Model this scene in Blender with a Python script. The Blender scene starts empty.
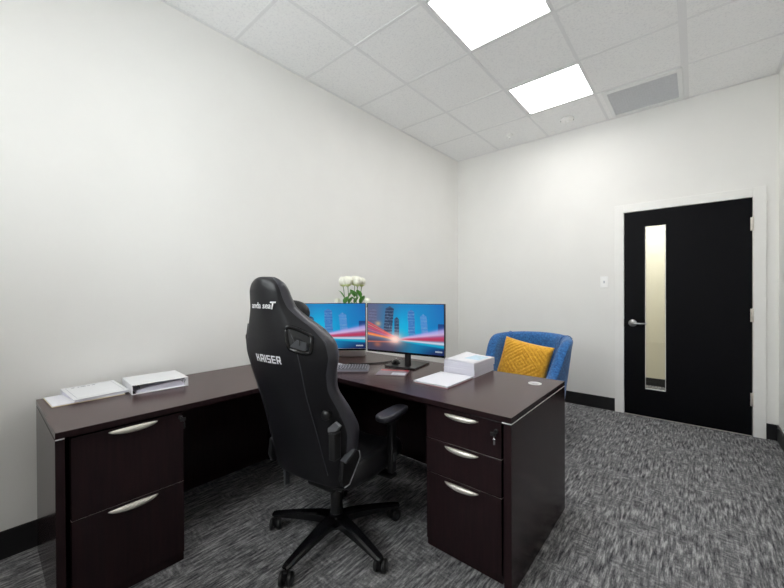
import bpy, bmesh, math, random
from math import sin, cos, pi, radians, sqrt, exp
from mathutils import Vector, Matrix

random.seed(7)
SC = bpy.context.scene
COL = SC.collection

# ------------------------------------------------------------------ colours and materials
def lin(c):
    c /= 255.0
    return c / 12.92 if c <= 0.04045 else ((c + 0.055) / 1.055) ** 2.4

def rgb(r, g, b):
    return (lin(r), lin(g), lin(b), 1.0)

def new_mat(name):
    m = bpy.data.materials.new(name)
    m.use_nodes = True
    nt = m.node_tree
    return m, nt, nt.nodes['Principled BSDF']

def mat(name, col, rough=0.5, metal=0.0, noise=0.0, nscale=60.0, bump=0.0, bscale=200.0, spec=0.5,
        coat=0.0, stretch=(1, 1, 1), coat_rough=0.1):
    m, nt, b = new_mat(name)
    b.inputs['Base Color'].default_value = col
    b.inputs['Roughness'].default_value = rough
    b.inputs['Metallic'].default_value = metal
    b.inputs['Specular IOR Level'].default_value = spec
    b.inputs['Coat Weight'].default_value = coat
    b.inputs['Coat Roughness'].default_value = coat_rough
    tc = nt.nodes.new('ShaderNodeTexCoord')
    mp = nt.nodes.new('ShaderNodeMapping')
    mp.inputs['Scale'].default_value = stretch
    nt.links.new(tc.outputs['Object'], mp.inputs['Vector'])
    if noise > 0:
        n = nt.nodes.new('ShaderNodeTexNoise')
        n.inputs['Scale'].default_value = nscale
        n.inputs['Detail'].default_value = 5
        nt.links.new(mp.outputs[0], n.inputs['Vector'])
        r = nt.nodes.new('ShaderNodeValToRGB')
        r.color_ramp.elements[0].position = 0.3
        r.color_ramp.elements[1].position = 0.7
        r.color_ramp.elements[0].color = tuple(col[i] * (1 - noise) for i in range(3)) + (1,)
        r.color_ramp.elements[1].color = tuple(min(1, col[i] * (1 + noise)) for i in range(3)) + (1,)
        nt.links.new(n.outputs['Fac'], r.inputs['Fac'])
        nt.links.new(r.outputs['Color'], b.inputs['Base Color'])
    if bump > 0:
        n2 = nt.nodes.new('ShaderNodeTexNoise')
        n2.inputs['Scale'].default_value = bscale
        n2.inputs['Detail'].default_value = 4
        nt.links.new(mp.outputs[0], n2.inputs['Vector'])
        bp = nt.nodes.new('ShaderNodeBump')
        bp.inputs['Strength'].default_value = bump
        bp.inputs['Distance'].default_value = 0.002
        nt.links.new(n2.outputs['Fac'], bp.inputs['Height'])
        nt.links.new(bp.outputs['Normal'], b.inputs['Normal'])
    return m

def emis(name, col, strength):
    m, nt, b = new_mat(name)
    b.inputs['Base Color'].default_value = (0.8, 0.8, 0.8, 1)
    b.inputs['Emission Color'].default_value = col
    b.inputs['Emission Strength'].default_value = strength
    return m

M = {}
M['wall'] = mat('wall_paint', rgb(239, 238, 235), 0.7, noise=0.012, nscale=3, bump=0.12, bscale=260)
M['corridor_wall'] = mat('corridor_paint', rgb(222, 216, 196), 0.7, noise=0.01, nscale=3)
M['trim'] = mat('trim_paint', rgb(242, 241, 238), 0.4, noise=0.01, nscale=8)
M['baseboard'] = mat('black_vinyl', rgb(22, 22, 24), 0.45, noise=0.1, nscale=20)
M['tbar'] = mat('ceiling_tee_paint', rgb(238, 238, 239), 0.6, noise=0.01)
M['door'] = mat('black_door_laminate', rgb(9, 9, 13), 0.5, noise=0.08, nscale=14, spec=0.1)
M['steel'] = mat('brushed_steel', rgb(190, 190, 192), 0.28, 1.0, noise=0.05, nscale=90)
M['nickel'] = mat('satin_nickel', rgb(232, 227, 218), 0.42, 0.7, noise=0.04, nscale=90)
M['chrome'] = mat('bright_chrome', rgb(225, 225, 228), 0.12, 1.0, noise=0.02)
M['alu'] = mat('aluminium_strip', rgb(232, 232, 232), 0.4, 0.0, noise=0.03)
M['white_plastic'] = mat('white_plastic', rgb(252, 252, 251), 0.35, noise=0.01)
M['vent_paint'] = mat('vent_white_paint', rgb(242, 243, 243), 0.4, noise=0.01)
M['plenum'] = mat('vent_filter_grey', rgb(222, 223, 226), 0.8, noise=0.06, nscale=30)
M['vent_slat'] = mat('vent_core_paint', rgb(215, 216, 219), 0.5, noise=0.02)
M['black_plastic'] = mat('black_plastic', rgb(20, 20, 22), 0.38, noise=0.08, nscale=50)
M['gloss_black'] = mat('gloss_black_plastic', rgb(16, 16, 19), 0.22, noise=0.05)
M['grey_plastic'] = mat('dark_grey_plastic', rgb(70, 72, 76), 0.35, noise=0.05)
M['grey_metal'] = mat('grey_lever_metal', rgb(150, 152, 158), 0.35, 0.7, noise=0.04)
M['silver_plastic'] = mat('silver_plastic', rgb(196, 197, 200), 0.3, 0.3, noise=0.02)
M['key_light'] = mat('keyboard_key_legend', rgb(228, 230, 236), 0.4, noise=0.05)
M['key_dark'] = mat('keyboard_key_dark', rgb(62, 62, 70), 0.45, noise=0.08)
M['leather'] = mat('black_leather', rgb(18, 18, 22), 0.42, noise=0.1, nscale=25, bump=0.25, bscale=420, spec=0.4)
M['leather_sheen'] = mat('black_leather_painted_sheen', rgb(54, 54, 62), 0.34, noise=0.08, nscale=25, bump=0.25, bscale=420, spec=0.7)  # black leather with its base greyed to paint in reflected light
M['stitch'] = mat('silver_thread', rgb(225, 225, 228), 0.5, noise=0.03)
M['paper'] = mat('white_paper', rgb(240, 240, 246), 0.6, noise=0.008, nscale=4)
M['paper_edge'] = mat('paper_edges', rgb(226, 225, 236), 0.75, noise=0.035, nscale=5, stretch=(1, 1, 90))
M['manila'] = mat('cream_folder', rgb(238, 226, 200), 0.6, noise=0.02)
M['binder'] = mat('white_binder_vinyl', rgb(238, 239, 242), 0.28, noise=0.01)
M['ink'] = mat('printed_grey_ink', rgb(150, 152, 160), 0.6, noise=0.05)
M['ink_light'] = mat('printed_pale_line', rgb(196, 198, 206), 0.6, noise=0.03)
M['blue_print'] = mat('printed_pale_blue', rgb(196, 222, 238), 0.5, noise=0.12, nscale=30)
M['red_print'] = mat('printed_red_band', rgb(190, 62, 72), 0.35, noise=0.25, nscale=40)
M['card'] = mat('grey_mauve_card', rgb(138, 124, 134), 0.3, noise=0.08, nscale=30)
M['pink'] = mat('pink_cover_sheet', rgb(226, 176, 188), 0.6, noise=0.03)
M['stem'] = mat('rose_stem_green', rgb(88, 130, 62), 0.5, noise=0.15, nscale=40)
M['leaf'] = mat('rose_leaf_green', rgb(78, 142, 50), 0.45, noise=0.3, nscale=45)
M['petal'] = mat('white_rose_petal', rgb(244, 244, 230), 0.55, noise=0.03, nscale=30)
M['sepal'] = mat('pale_green_rose_base', rgb(196, 204, 140), 0.55, noise=0.08, nscale=40)
M['wood_leg'] = mat('dark_wood_leg', rgb(50, 32, 24), 0.4, noise=0.2, nscale=20)
M['hidden_dark'] = mat('dark_grommet_cap', rgb(40, 44, 56), 0.4, noise=0.05)

def mat_wood(name, top):
    m, nt, b = new_mat(name)
    tc = nt.nodes.new('ShaderNodeTexCoord')
    mp = nt.nodes.new('ShaderNodeMapping')
    mp.inputs['Scale'].default_value = (1.2, 22, 22) if top == 'x' else ((22, 1.2, 22) if top == 'y' else (26, 26, 2.0))
    n = nt.nodes.new('ShaderNodeTexNoise')
    n.inputs['Scale'].default_value = 3.0
    n.inputs['Detail'].default_value = 8
    n.inputs['Roughness'].default_value = 0.6
    r = nt.nodes.new('ShaderNodeValToRGB')
    r.color_ramp.elements[0].position = 0.2
    r.color_ramp.elements[1].position = 0.85
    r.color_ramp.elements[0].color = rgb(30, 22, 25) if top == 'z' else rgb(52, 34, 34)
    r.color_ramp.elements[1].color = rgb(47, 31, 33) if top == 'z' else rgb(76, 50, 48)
    nt.links.new(tc.outputs['Object'], mp.inputs['Vector'])
    nt.links.new(mp.outputs[0], n.inputs['Vector'])
    nt.links.new(n.outputs['Fac'], r.inputs['Fac'])
    nt.links.new(r.outputs['Color'], b.inputs['Base Color'])
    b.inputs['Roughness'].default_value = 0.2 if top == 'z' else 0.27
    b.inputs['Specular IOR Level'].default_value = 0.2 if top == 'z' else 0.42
    bp = nt.nodes.new('ShaderNodeBump')
    bp.inputs['Strength'].default_value = 0.01
    bp.inputs['Distance'].default_value = 0.001
    nt.links.new(n.outputs['Fac'], bp.inputs['Height'])
    nt.links.new(bp.outputs['Normal'], b.inputs['Normal'])
    return m
M['wood_x'] = mat_wood('espresso_laminate_grain_along_x', 'x')
M['wood_y'] = mat_wood('espresso_laminate_grain_along_y', 'y')
M['wood_z'] = mat_wood('espresso_laminate_grain_upright', 'z')

def mat_ceiling():
    m, nt, b = new_mat('acoustic_ceiling_tile')
    tc = nt.nodes.new('ShaderNodeTexCoord')
    n = nt.nodes.new('ShaderNodeTexNoise')
    n.inputs['Scale'].default_value = 75
    n.inputs['Detail'].default_value = 6
    n.inputs['Roughness'].default_value = 0.7
    r = nt.nodes.new('ShaderNodeValToRGB')
    r.color_ramp.elements[0].position = 0.33
    r.color_ramp.elements[1].position = 0.5
    r.color_ramp.elements[0].color = rgb(236, 236, 238)
    r.color_ramp.elements[1].color = rgb(252, 252, 252)
    bp = nt.nodes.new('ShaderNodeBump')
    bp.inputs['Strength'].default_value = 0.35
    bp.inputs['Distance'].default_value = 0.002
    nt.links.new(tc.outputs['Object'], n.inputs['Vector'])
    nt.links.new(n.outputs['Fac'], r.inputs['Fac'])
    nt.links.new(n.outputs['Fac'], bp.inputs['Height'])
    nt.links.new(r.outputs['Color'], b.inputs['Base Color'])
    nt.links.new(bp.outputs['Normal'], b.inputs['Normal'])
    b.inputs['Roughness'].default_value = 0.85
    return m
M['ceiling'] = mat_ceiling()

def mat_carpet():
    m, nt, b = new_mat('charcoal_streak_carpet')
    L = nt.links.new
    tc = nt.nodes.new('ShaderNodeTexCoord')
    def noise(scale_vec, detail=2.0, rough=0.5):
        mp = nt.nodes.new('ShaderNodeMapping')
        mp.inputs['Scale'].default_value = scale_vec
        n = nt.nodes.new('ShaderNodeTexNoise')
        n.inputs['Scale'].default_value = 1.0
        n.inputs['Detail'].default_value = detail
        n.inputs['Roughness'].default_value = rough
        L(tc.outputs['Object'], mp.inputs['Vector'])
        L(mp.outputs[0], n.inputs['Vector'])
        return n.outputs['Fac']
    def math_n(op, a, c):
        q = nt.nodes.new('ShaderNodeMath')
        q.operation = op
        for i, v in enumerate((a, c)):
            if isinstance(v, (int, float)):
                q.inputs[i].default_value = v
            else:
                L(v, q.inputs[i])
        return q.outputs[0]
    along = noise((80, 10, 1), 4.0, 0.68)
    across = noise((20, 62, 1), 4.0, 0.68)
    fine = noise((300, 90, 1), 2.0, 0.6)
    patch = noise((6.5, 5.5, 1), 1.0, 0.5)
    sel = nt.nodes.new('ShaderNodeMapRange')
    sel.inputs['From Min'].default_value = 0.47
    sel.inputs['From Max'].default_value = 0.60
    sel.inputs['To Max'].default_value = 0.5
    L(patch, sel.inputs['Value'])
    mixer = nt.nodes.new('ShaderNodeMix')
    L(sel.outputs[0], mixer.inputs['Factor'])
    L(along, mixer.inputs['A'])
    L(across, mixer.inputs['B'])
    v = math_n('ADD', math_n('MULTIPLY', mixer.outputs['Result'], 0.68), math_n('MULTIPLY', fine, 0.20))
    v = math_n('ADD', v, math_n('MULTIPLY', noise((22, 9, 1), 2.0, 0.5), 0.12))
    r = nt.nodes.new('ShaderNodeValToRGB')
    e = r.color_ramp.elements
    e[0].position = 0.39
    e[0].color = rgb(54, 54, 59)
    e[1].position = 0.63
    e[1].color = rgb(190, 190, 190)
    e2 = r.color_ramp.elements.new(0.5)
    e2.color = rgb(118, 118, 120)
    L(v, r.inputs['Fac'])
    L(r.outputs['Color'], b.inputs['Base Color'])
    b.inputs['Roughness'].default_value = 0.95
    b.inputs['Specular IOR Level'].default_value = 0.1
    bp = nt.nodes.new('ShaderNodeBump')
    bp.inputs['Strength'].default_value = 0.5
    bp.inputs['Distance'].default_value = 0.003
    L(v, bp.inputs['Height'])
    L(bp.outputs['Normal'], b.inputs['Normal'])
    return m
M['carpet'] = mat_carpet()

def mat_tweed(name, c1, c2, scale):
    m, nt, b = new_mat(name)
    tc = nt.nodes.new('ShaderNodeTexCoord')
    n = nt.nodes.new('ShaderNodeTexNoise')
    n.inputs['Scale'].default_value = scale
    n.inputs['Detail'].default_value = 6
    n.inputs['Roughness'].default_value = 0.75
    r = nt.nodes.new('ShaderNodeValToRGB')
    r.color_ramp.elements[0].position = 0.38
    r.color_ramp.elements[1].position = 0.64
    r.color_ramp.elements[0].color = c1
    r.color_ramp.elements[1].color = c2
    bp = nt.nodes.new('ShaderNodeBump')
    bp.inputs['Strength'].default_value = 0.5
    bp.inputs['Distance'].default_value = 0.003
    nt.links.new(tc.outputs['Object'], n.inputs['Vector'])
    nt.links.new(n.outputs['Fac'], r.inputs['Fac'])
    nt.links.new(n.outputs['Fac'], bp.inputs['Height'])
    nt.links.new(r.outputs['Color'], b.inputs['Base Color'])
    nt.links.new(bp.outputs['Normal'], b.inputs['Normal'])
    b.inputs['Roughness'].default_value = 0.85
    b.inputs['Sheen Weight'].default_value = 0.25
    return m
M['blue'] = mat_tweed('blue_tweed', rgb(16, 70, 128), rgb(58, 128, 196), 60)
M['yellow'] = mat_tweed('mustard_knit', rgb(214, 146, 22), rgb(246, 192, 62), 45)

def mat_glass(name, rough=0.0, tint=(1, 1, 1, 1)):
    m, nt, b = new_mat(name)
    tr = nt.nodes.new('ShaderNodeBsdfTransparent')
    tr.inputs['Color'].default_value = (tint[0] * 0.96, tint[1] * 0.98, tint[2] * 0.97, 1)
    gl = nt.nodes.new('ShaderNodeBsdfGlossy')
    gl.inputs['Roughness'].default_value = 0.02
    fr = nt.nodes.new('ShaderNodeFresnel')
    fr.inputs['IOR'].default_value = 1.45
    mx = nt.nodes.new('ShaderNodeMixShader')
    nt.links.new(fr.outputs[0], mx.inputs[0])
    nt.links.new(tr.outputs[0], mx.inputs[1])
    nt.links.new(gl.outputs[0], mx.inputs[2])
    nt.links.new(mx.outputs[0], nt.nodes['Material Output'].inputs['Surface'])
    return m
M['glass'] = mat_glass('clear_glass')
M['panel'] = emis('light_diffuser', (1.0, 0.985, 0.965, 1), 18.0)

# ------------------------------------------------------------------ mesh helpers
class MB:
    def __init__(self):
        self.bm = bmesh.new()
        self.mats = []
        self.cur = 0
    def use(self, m):
        if m not in self.mats:
            self.mats.append(m)
        self.cur = self.mats.index(m)
        return self
    def _tag(self, faces):
        for f in faces:
            f.material_index = self.cur
    def box(self, x0, x1, y0, y1, z0, z1, bev=0.0, T=None, seg=2):
        b2 = bmesh.new()
        r = bmesh.ops.create_cube(b2, size=1)
        for v in b2.verts:
            v.co = Vector(((x0 + x1) / 2 + v.co.x * (x1 - x0), (y0 + y1) / 2 + v.co.y * (y1 - y0), (z0 + z1) / 2 + v.co.z * (z1 - z0)))
        if bev > 0:
            bmesh.ops.bevel(b2, geom=list(b2.edges), offset=bev, segments=seg, affect='EDGES', profile=0.5)
        self.merge(b2, T)
        return self
    def merge(self, b2, T=None):
        mp = {}
        for v in b2.verts:
            mp[v] = self.bm.verts.new(T @ v.co if T else v.co)
        for f in b2.faces:
            try:
                nf = self.bm.faces.new([mp[v] for v in f.verts])
                nf.material_index = self.cur
                nf.smooth = f.smooth
            except ValueError:
                pass
        b2.free()
    def loft(self, rings, closed=True, caps=True, smooth=True):
        vr = [[self.bm.verts.new(Vector(p)) for p in ring] for ring in rings]
        n = len(rings[0])
        for a, b in zip(vr, vr[1:]):
            for i in range(n if closed else n - 1):
                j = (i + 1) % n
                f = self.bm.faces.new([a[i], a[j], b[j], b[i]])
                f.material_index = self.cur
                f.smooth = smooth
        if caps and closed:
            f = self.bm.faces.new(list(reversed(vr[0])))
            f.material_index = self.cur
            f = self.bm.faces.new(vr[-1])
            f.material_index = self.cur
        return vr
    def lathe(self, prof, c=(0, 0, 0), n=24, axis='z', T=None):
        rings = []
        for r, h in prof:
            ring = []
            for i in range(n):
                a = 2 * pi * i / n
                p = (r * cos(a), r * sin(a), h)
                if axis == 'x':
                    p = (p[2], p[0], p[1])
                elif axis == 'y':
                    p = (p[0], -p[2], p[1])
                q = Vector((p[0] + c[0], p[1] + c[1], p[2] + c[2]))
                ring.append(T @ q if T else q)
            rings.append(ring)
        self.loft(rings)
        return self
    def cyl(self, c, r, h, n=24, axis='z', T=None, r2=None):
        r2 = r if r2 is None else r2
        e = min(0.1 * r, 0.1 * h, 0.002)
        return self.lathe([(r - e, 0), (r, e), (r2, h - e), (r2 - e, h)], c, n, axis, T)
    def tube(self, pts, r, n=10, caps=True):
        pts = [Vector(p) for p in pts]
        rings = []
        up = Vector((0, 0, 1))
        prev = None
        for i, p in enumerate(pts):
            t = (pts[min(i + 1, len(pts) - 1)] - pts[max(i - 1, 0)]).normalized()
            if prev is None:
                a = t.cross(up if abs(t.z) < 0.95 else Vector((1, 0, 0))).normalized()
            else:
                a = (prev - t * prev.dot(t)).normalized()
            prev = a
            b = t.cross(a)
            rr = r[i] if isinstance(r, (list, tuple)) else r
            rings.append([p + a * rr * cos(2 * pi * k / n) + b * rr * sin(2 * pi * k / n) for k in range(n)])
        self.loft(rings, caps=caps)
        return self
    def poly_prism(self, pts, off, smooth=False):
        """closed outline pts (3d) extruded by vector off"""
        off = Vector(off)
        self.loft([[Vector(p) for p in pts], [Vector(p) + off for p in pts]], smooth=smooth)
        return self
    def build(self, name, material=None, parent=None, loc=None, rot=None, subsurf=0, smooth_angle=None):
        bmesh.ops.recalc_face_normals(self.bm, faces=list(self.bm.faces))
        me = bpy.data.meshes.new(name)
        self.bm.to_mesh(me)
        self.bm.free()
        if self.mats:
            for mm in self.mats:
                me.materials.append(mm)
        else:
            me.materials.append(material)
        o = bpy.data.objects.new(name, me)
        COL.objects.link(o)
        if parent:
            o.parent = parent
        if loc:
            o.location = loc
        if rot is not None:
            o.rotation_euler = (0, 0, rot)
        if subsurf:
            s = o.modifiers.new('subdivision', 'SUBSURF')
            s.levels = subsurf
            s.render_levels = subsurf
        return o

def thing(name, label, cat, loc=(0, 0, 0), rotz=0.0, group=None):
    o = bpy.data.objects.new(name, None)
    COL.objects.link(o)
    o.empty_display_size = 0.05
    o.location = loc
    o.rotation_euler = (0, 0, rotz)
    return tag(o, label, cat, group)

def tag(o, label, cat, group=None):
    o['label'] = label
    o['category'] = cat
    if group:
        o['group'] = group
    return o

def struct(o, label=None):
    o['kind'] = 'structure'
    if label:
        o['label'] = label
    return o

def copy_tree(o, parent=None):
    c = o.copy()
    COL.objects.link(c)
    if parent:
        c.parent = parent
    for ch in list(o.children):
        copy_tree(ch, c)
    return c

# ------------------------------------------------------------------ room numbers (metres)
H = 3.10          # ceiling
RX = 3.073        # right wall
YF = -5.30        # wall behind the camera
DX0, DX1, DZ = 1.975, 2.914, 2.083    # door leaf
BB = 0.135

# shell
struct(MB().box(-0.15, RX + 0.15, YF - 0.15, 0.0, -0.12, 0.0).build('floor', M['carpet']))
struct(MB().box(0.2, 4.6, 0.0, 1.65, -0.12, 0.0).build('floor', M['carpet']), 'corridor floor of the same charcoal carpet beyond the door')
struct(MB().box(-0.15, 0.0, YF - 0.15, 0.14, 0.0, H + 0.15).build('wall_left', M['wall']))
struct(MB().box(RX, RX + 0.15, YF - 0.15, 0.0, 0.0, H + 0.15).build('wall_right', M['wall']))
wf = MB()
WX0, WX1, WZ0, WZ1 = 0.45, 1.66, 1.35, 2.88
wf.box(0.0, WX0, YF - 0.15, YF, 0.0, H + 0.15)
wf.box(WX1, RX, YF - 0.15, YF, 0.0, H + 0.15)
wf.box(WX0, WX1, YF - 0.15, YF, 0.0, WZ0)
wf.box(WX0, WX1, YF - 0.15, YF, WZ1, H + 0.15)
struct(wf.build('wall_front', M['wall']))
win = bpy.data.objects.new('fill_window_1', None)  # unseen window, added to let fill light into the room
COL.objects.link(win)
win.location = (WX0, YF - 0.09, WZ0)
struct(win, 'added daylight window, unseen behind the camera, giving fill light')
ww, wh = WX1 - WX0, WZ1 - WZ0
q = MB()
for x_ in (0.0, ww / 2 - 0.02, ww - 0.04):
    q.box(x_, x_ + 0.04, -0.03, 0.03, 0, wh)
for z_ in (0.0, wh - 0.04):
    q.box(0.04, ww / 2 - 0.02, -0.03, 0.03, z_, z_ + 0.04)
    q.box(ww / 2 + 0.02, ww - 0.04, -0.03, 0.03, z_, z_ + 0.04)
q.build('fill_window_frame', M['trim'], win)
MB().box(0.041, ww / 2 - 0.021, -0.003, 0.003, 0.041, wh - 0.041).build('fill_window_pane', M['glass'], win)
MB().box(ww / 2 + 0.021, ww - 0.041, -0.003, 0.003, 0.041, wh - 0.041).build('fill_window_pane', M['glass'], win)
wb = MB()
wb.box(0.0, DX0 - 0.02, 0.0, 0.13, 0.0, H + 0.15)
wb.box(DX1 + 0.02, RX + 0.15, 0.0, 0.13, 0.0, H + 0.15)
wb.box(DX0 - 0.02, DX1 + 0.02, 0.0, 0.13, DZ + 0.02, H + 0.15)
struct(wb.build('wall_back', M['wall']))
# corridor
cw = MB()
cw.box(0.2, 4.6, 1.5, 1.65, 0.0, 2.75)
cw.box(0.05, 0.2, 0.13, 1.65, 0.0, 2.75)
cw.box(RX + 0.15, 4.75, 0.0, 0.13, 0.0, 2.75)
cw.box(4.6, 4.75, 0.13, 1.65, 0.0, 2.75)
struct(cw.build('wall_corridor', M['corridor_wall']), 'cream corridor wall seen through the narrow door glass')
struct(MB().box(0.2, 4.6, 0.13, 1.5, 2.60, 2.75).build('ceiling', M['ceiling']), 'corridor ceiling beyond the door')
struct(MB().box(0.2, 4.6, 1.488, 1.499, 0.0, 0.10).build('baseboard_corridor', M['baseboard']))
# ceiling slab (tiles) and grid
struct(MB().box(0.0, RX, YF, 0.0, H + 0.003, H + 0.12).build('ceiling', M['ceiling']))
gx = [0.61, 1.22, 1.83]
gy = [-0.665, -1.285, -1.935, -2.560, -3.175, -3.785, -4.405, -5.025]
g = MB()
hw = 0.0115
for x in gx:
    g.box(x - hw, x + hw, YF, 0, H, H + 0.0028)
g.box(2.448, 2.494, YF, 0, H, H + 0.0028)
for y in gy:
    xs = [0.0] + gx + [2.471, RX]
    for a, b in zip(xs, xs[1:]):
        g.box(a + (hw if a else 0), b - (hw if b < RX else 0), y - hw, y + hw, H + 0.0003, H + 0.0028)
struct(g.build('trim_1', M['tbar']), 'white suspended ceiling tee grid')
wa = MB()
wa.box(0.0, 0.022, YF, 0, H, H + 0.0028)
wa.box(RX - 0.022, RX, YF, 0, H, H + 0.0028)
wa.box(0.022, RX - 0.022, -0.022, 0, H, H + 0.0028)
struct(wa.build('trim_2', M['tbar']), 'white wall angle around the ceiling edge')
# baseboards
def baseboard(name, x0, x1, y0, y1):
    struct(MB().box(x0, x1, y0, y1, 0.0, BB, bev=0.003).build(name, M['baseboard']))
baseboard('baseboard_left', 0.0, 0.010, YF, 0.0)
b2 = MB()
b2.box(0.010, 1.889, -0.010, 0.0, 0.0, BB, bev=0.003)
b2.box(3.0, RX - 0.010, -0.010, 0.0, 0.0, BB, bev=0.003)
struct(b2.build('baseboard_back', M['baseboard']))
baseboard('baseboard_right', RX - 0.010, RX, YF, 0.0)
baseboard('baseboard_front', 0.01, RX - 0.01, YF, YF + 0.010)
# door casing (mitred look: jambs, head)
c = MB()
cz = DZ + 0.085
c.box(1.889, DX0 - 0.004, -0.018, 0.0, 0.0, cz, bev=0.003)
c.box(DX1 + 0.004, 2.999, -0.018, 0.0, 0.0, cz, bev=0.003)
c.box(DX0 - 0.004, DX1 + 0.004, -0.018, 0.0, DZ + 0.004, cz, bev=0.003)
c.box(DX0 - 0.019, DX0 - 0.004, 0.0, 0.129, 0.0, DZ + 0.019)
c.box(DX1 + 0.004, DX1 + 0.019, 0.0, 0.129, 0.0, DZ + 0.019)
c.box(DX0 - 0.004, DX1 + 0.004, 0.0, 0.129, DZ + 0.004, DZ + 0.019)
struct(c.build('trim_3', M['trim']), 'off-white casing around the black door')
# door
door = bpy.data.objects.new('door_1', None)
COL.objects.link(door)
door.location = (DX0, 0, 0)
struct(door, 'black door with a tall narrow glass lite and steel lever')
LX0, LX1, LZ0, LZ1 = 0.175, 0.343, 0.282, 1.927
W = DX1 - DX0
d = MB()
y0, y1 = -0.012, 0.032
d.box(0, LX0, y0, y1, 0.008, DZ)
d.box(LX1, W, y0, y1, 0.008, DZ)
d.box(LX0, LX1, y0, y1, 0.008, LZ0)
d.box(LX0, LX1, y0, y1, LZ1, DZ)
d.build('door_leaf', M['door'], door)
f = MB()
t = 0.014
f.box(LX0 - t, LX0, y0 - 0.006, y0, LZ0 - t, LZ1 + t, bev=0.002)
f.box(LX1, LX1 + t, y0 - 0.006, y0, LZ0 - t, LZ1 + t, bev=0.002)
f.box(LX0, LX1, y0 - 0.006, y0, LZ1, LZ1 + t, bev=0.002)
f.box(LX0, LX1, y0 - 0.006, y0, LZ0 - t, LZ0, bev=0.002)
f.build('glazing_bead', M['door'], door)
f = MB()
f.box(LX0 + 0.0005, LX0 + 0.006, -0.008, 0.0, LZ0, LZ1)
f.box(LX1 - 0.006, LX1 - 0.0005, -0.008, 0.0, LZ0, LZ1)
f.box(LX0 + 0.006, LX1 - 0.006, -0.008, 0.0, LZ1 - 0.006, LZ1 - 0.0005)
f.box(LX0 + 0.006, LX1 - 0.006, -0.008, 0.0, LZ0 + 0.0005, LZ0 + 0.008)
f.build('glazing_glint', M['alu'], door)  # white strips paint the jamb's reflection along the glass edges
MB().box(LX0 + 0.001, LX1 - 0.001, 0.006, 0.012, LZ0 + 0.001, LZ1 - 0.001).build('glass_pane', M['glass'], door)
hd = MB()
hz = 0.945
hd.lathe([(0.002, 0.0), (0.036, 0.0), (0.037, 0.004), (0.030, 0.010), (0.012, 0.013), (0.012, 0.045), (0.006, 0.05)], (0.072, y0, hz), 28, 'y')
hd.tube([(0.072, y0 - 0.045, hz), (0.10, y0 - 0.047, hz), (0.14, y0 - 0.046, hz - 0.002), (0.175, y0 - 0.043, hz), (0.195, y0 - 0.040, hz + 0.004)], [0.011, 0.010, 0.009, 0.008, 0.006], 12)
ho = hd.build('door_handle', M['steel'], door)
MB().box(-0.004, 0.0, y0 - 0.001, 0.02, hz - 0.04, hz + 0.04).build('latch_plate', M['grey_plastic'], door)
for z0 in (0.264, 1.0, 1.795):
    h = MB()
    h.cyl((W + 0.003, y0 - 0.008, z0), 0.007, 0.118, 14)
    h.box(W - 0.012, W + 0.004, y0 - 0.004, y0 + 0.001, z0 + 0.002, z0 + 0.116)
    h.build('hinge', M['nickel'], door)
MB().box(0.0, W, -0.012, 0.12, 0.0, 0.005).build('threshold', M['nickel'], door)

# ------------------------------------------------------------------ ceiling fittings
def light_panel(x0, x1, y0, y1, label, group=None, z=H):
    t = thing('ceiling_light', label, 'light', ((x0 + x1) / 2, (y0 + y1) / 2, z), 0, group)
    a, b = (x1 - x0) / 2, (y1 - y0) / 2
    fr = MB()
    for s in (-1, 1):
        fr.box(min(s * a, s * (a - 0.012)), max(s * a, s * (a - 0.012)), -b, b, -0.003, 0.0028)
        fr.box(-a + 0.012, a - 0.012, min(s * b, s * (b - 0.012)), max(s * b, s * (b - 0.012)), -0.003, 0.0028)
    fr.build('frame', M['vent_paint'], t)
    MB().box(-a + 0.012, a - 0.012, -b + 0.012, b - 0.012, -0.0015, 0.0026).build('diffuser', M['panel'], t)
    return t
e = 0.012
light_panel(1.232 + e, 1.842 - e, -1.275 + e, -0.672 - e, 'square lit ceiling light panel nearer the door, beside the grey vent')
light_panel(1.232 + e, 1.842 - e, -2.560 + e, -1.940 - e, 'square lit ceiling light panel cut off by the top of the photo')
light_panel(1.22 + e, 1.83 - e, -5.025 + e, -4.405 - e, 'added square fill light panel out of view behind the camera')  # extra panel added behind the camera to brighten the room
light_panel(1.70, 2.62, 0.32, 1.24, 'added square fill light panel, unseen in the corridor beyond the door', z=2.60)  # unseen panel added to brighten the corridor behind the door glass

v = thing('air_vent', 'white framed ceiling vent with grey egg-crate core above the door', 'vent', (2.166, -0.34, H))
a, b = 0.288, 0.312
fr = MB()
for s in (-1, 1):
    fr.box(min(s * a, s * (a - 0.034)), max(s * a, s * (a - 0.034)), -b, b, -0.007, 0.0028, bev=0.002)
fr.box(-a + 0.034, a - 0.034, -b, -b + 0.058, -0.007, 0.0028, bev=0.002)
fr.box(-a + 0.034, a - 0.034, b - 0.058, b, -0.007, 0.0028, bev=0.002)
fr.build('frame', M['vent_paint'], v)
MB().box(-a + 0.034, a - 0.034, -b + 0.058, b - 0.058, -0.0005, 0.0025).build('filter', M['plenum'], v)
s_ = MB()
nx, ny = 26, 25
for i in range(nx):
    x = -a + 0.034 + (2 * a - 0.068) * (i + 0.5) / nx
    s_.box(x - 0.001, x + 0.001, -b + 0.058, b - 0.058, -0.0038, -0.0006)
for i in range(ny):
    y = -b + 0.058 + (2 * b - 0.116) * (i + 0.5) / ny
    s_.box(-a + 0.034, a - 0.034, y - 0.001, y + 0.001, -0.0036, -0.0007)
s_.build('grille', M['vent_slat'], v)

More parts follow.
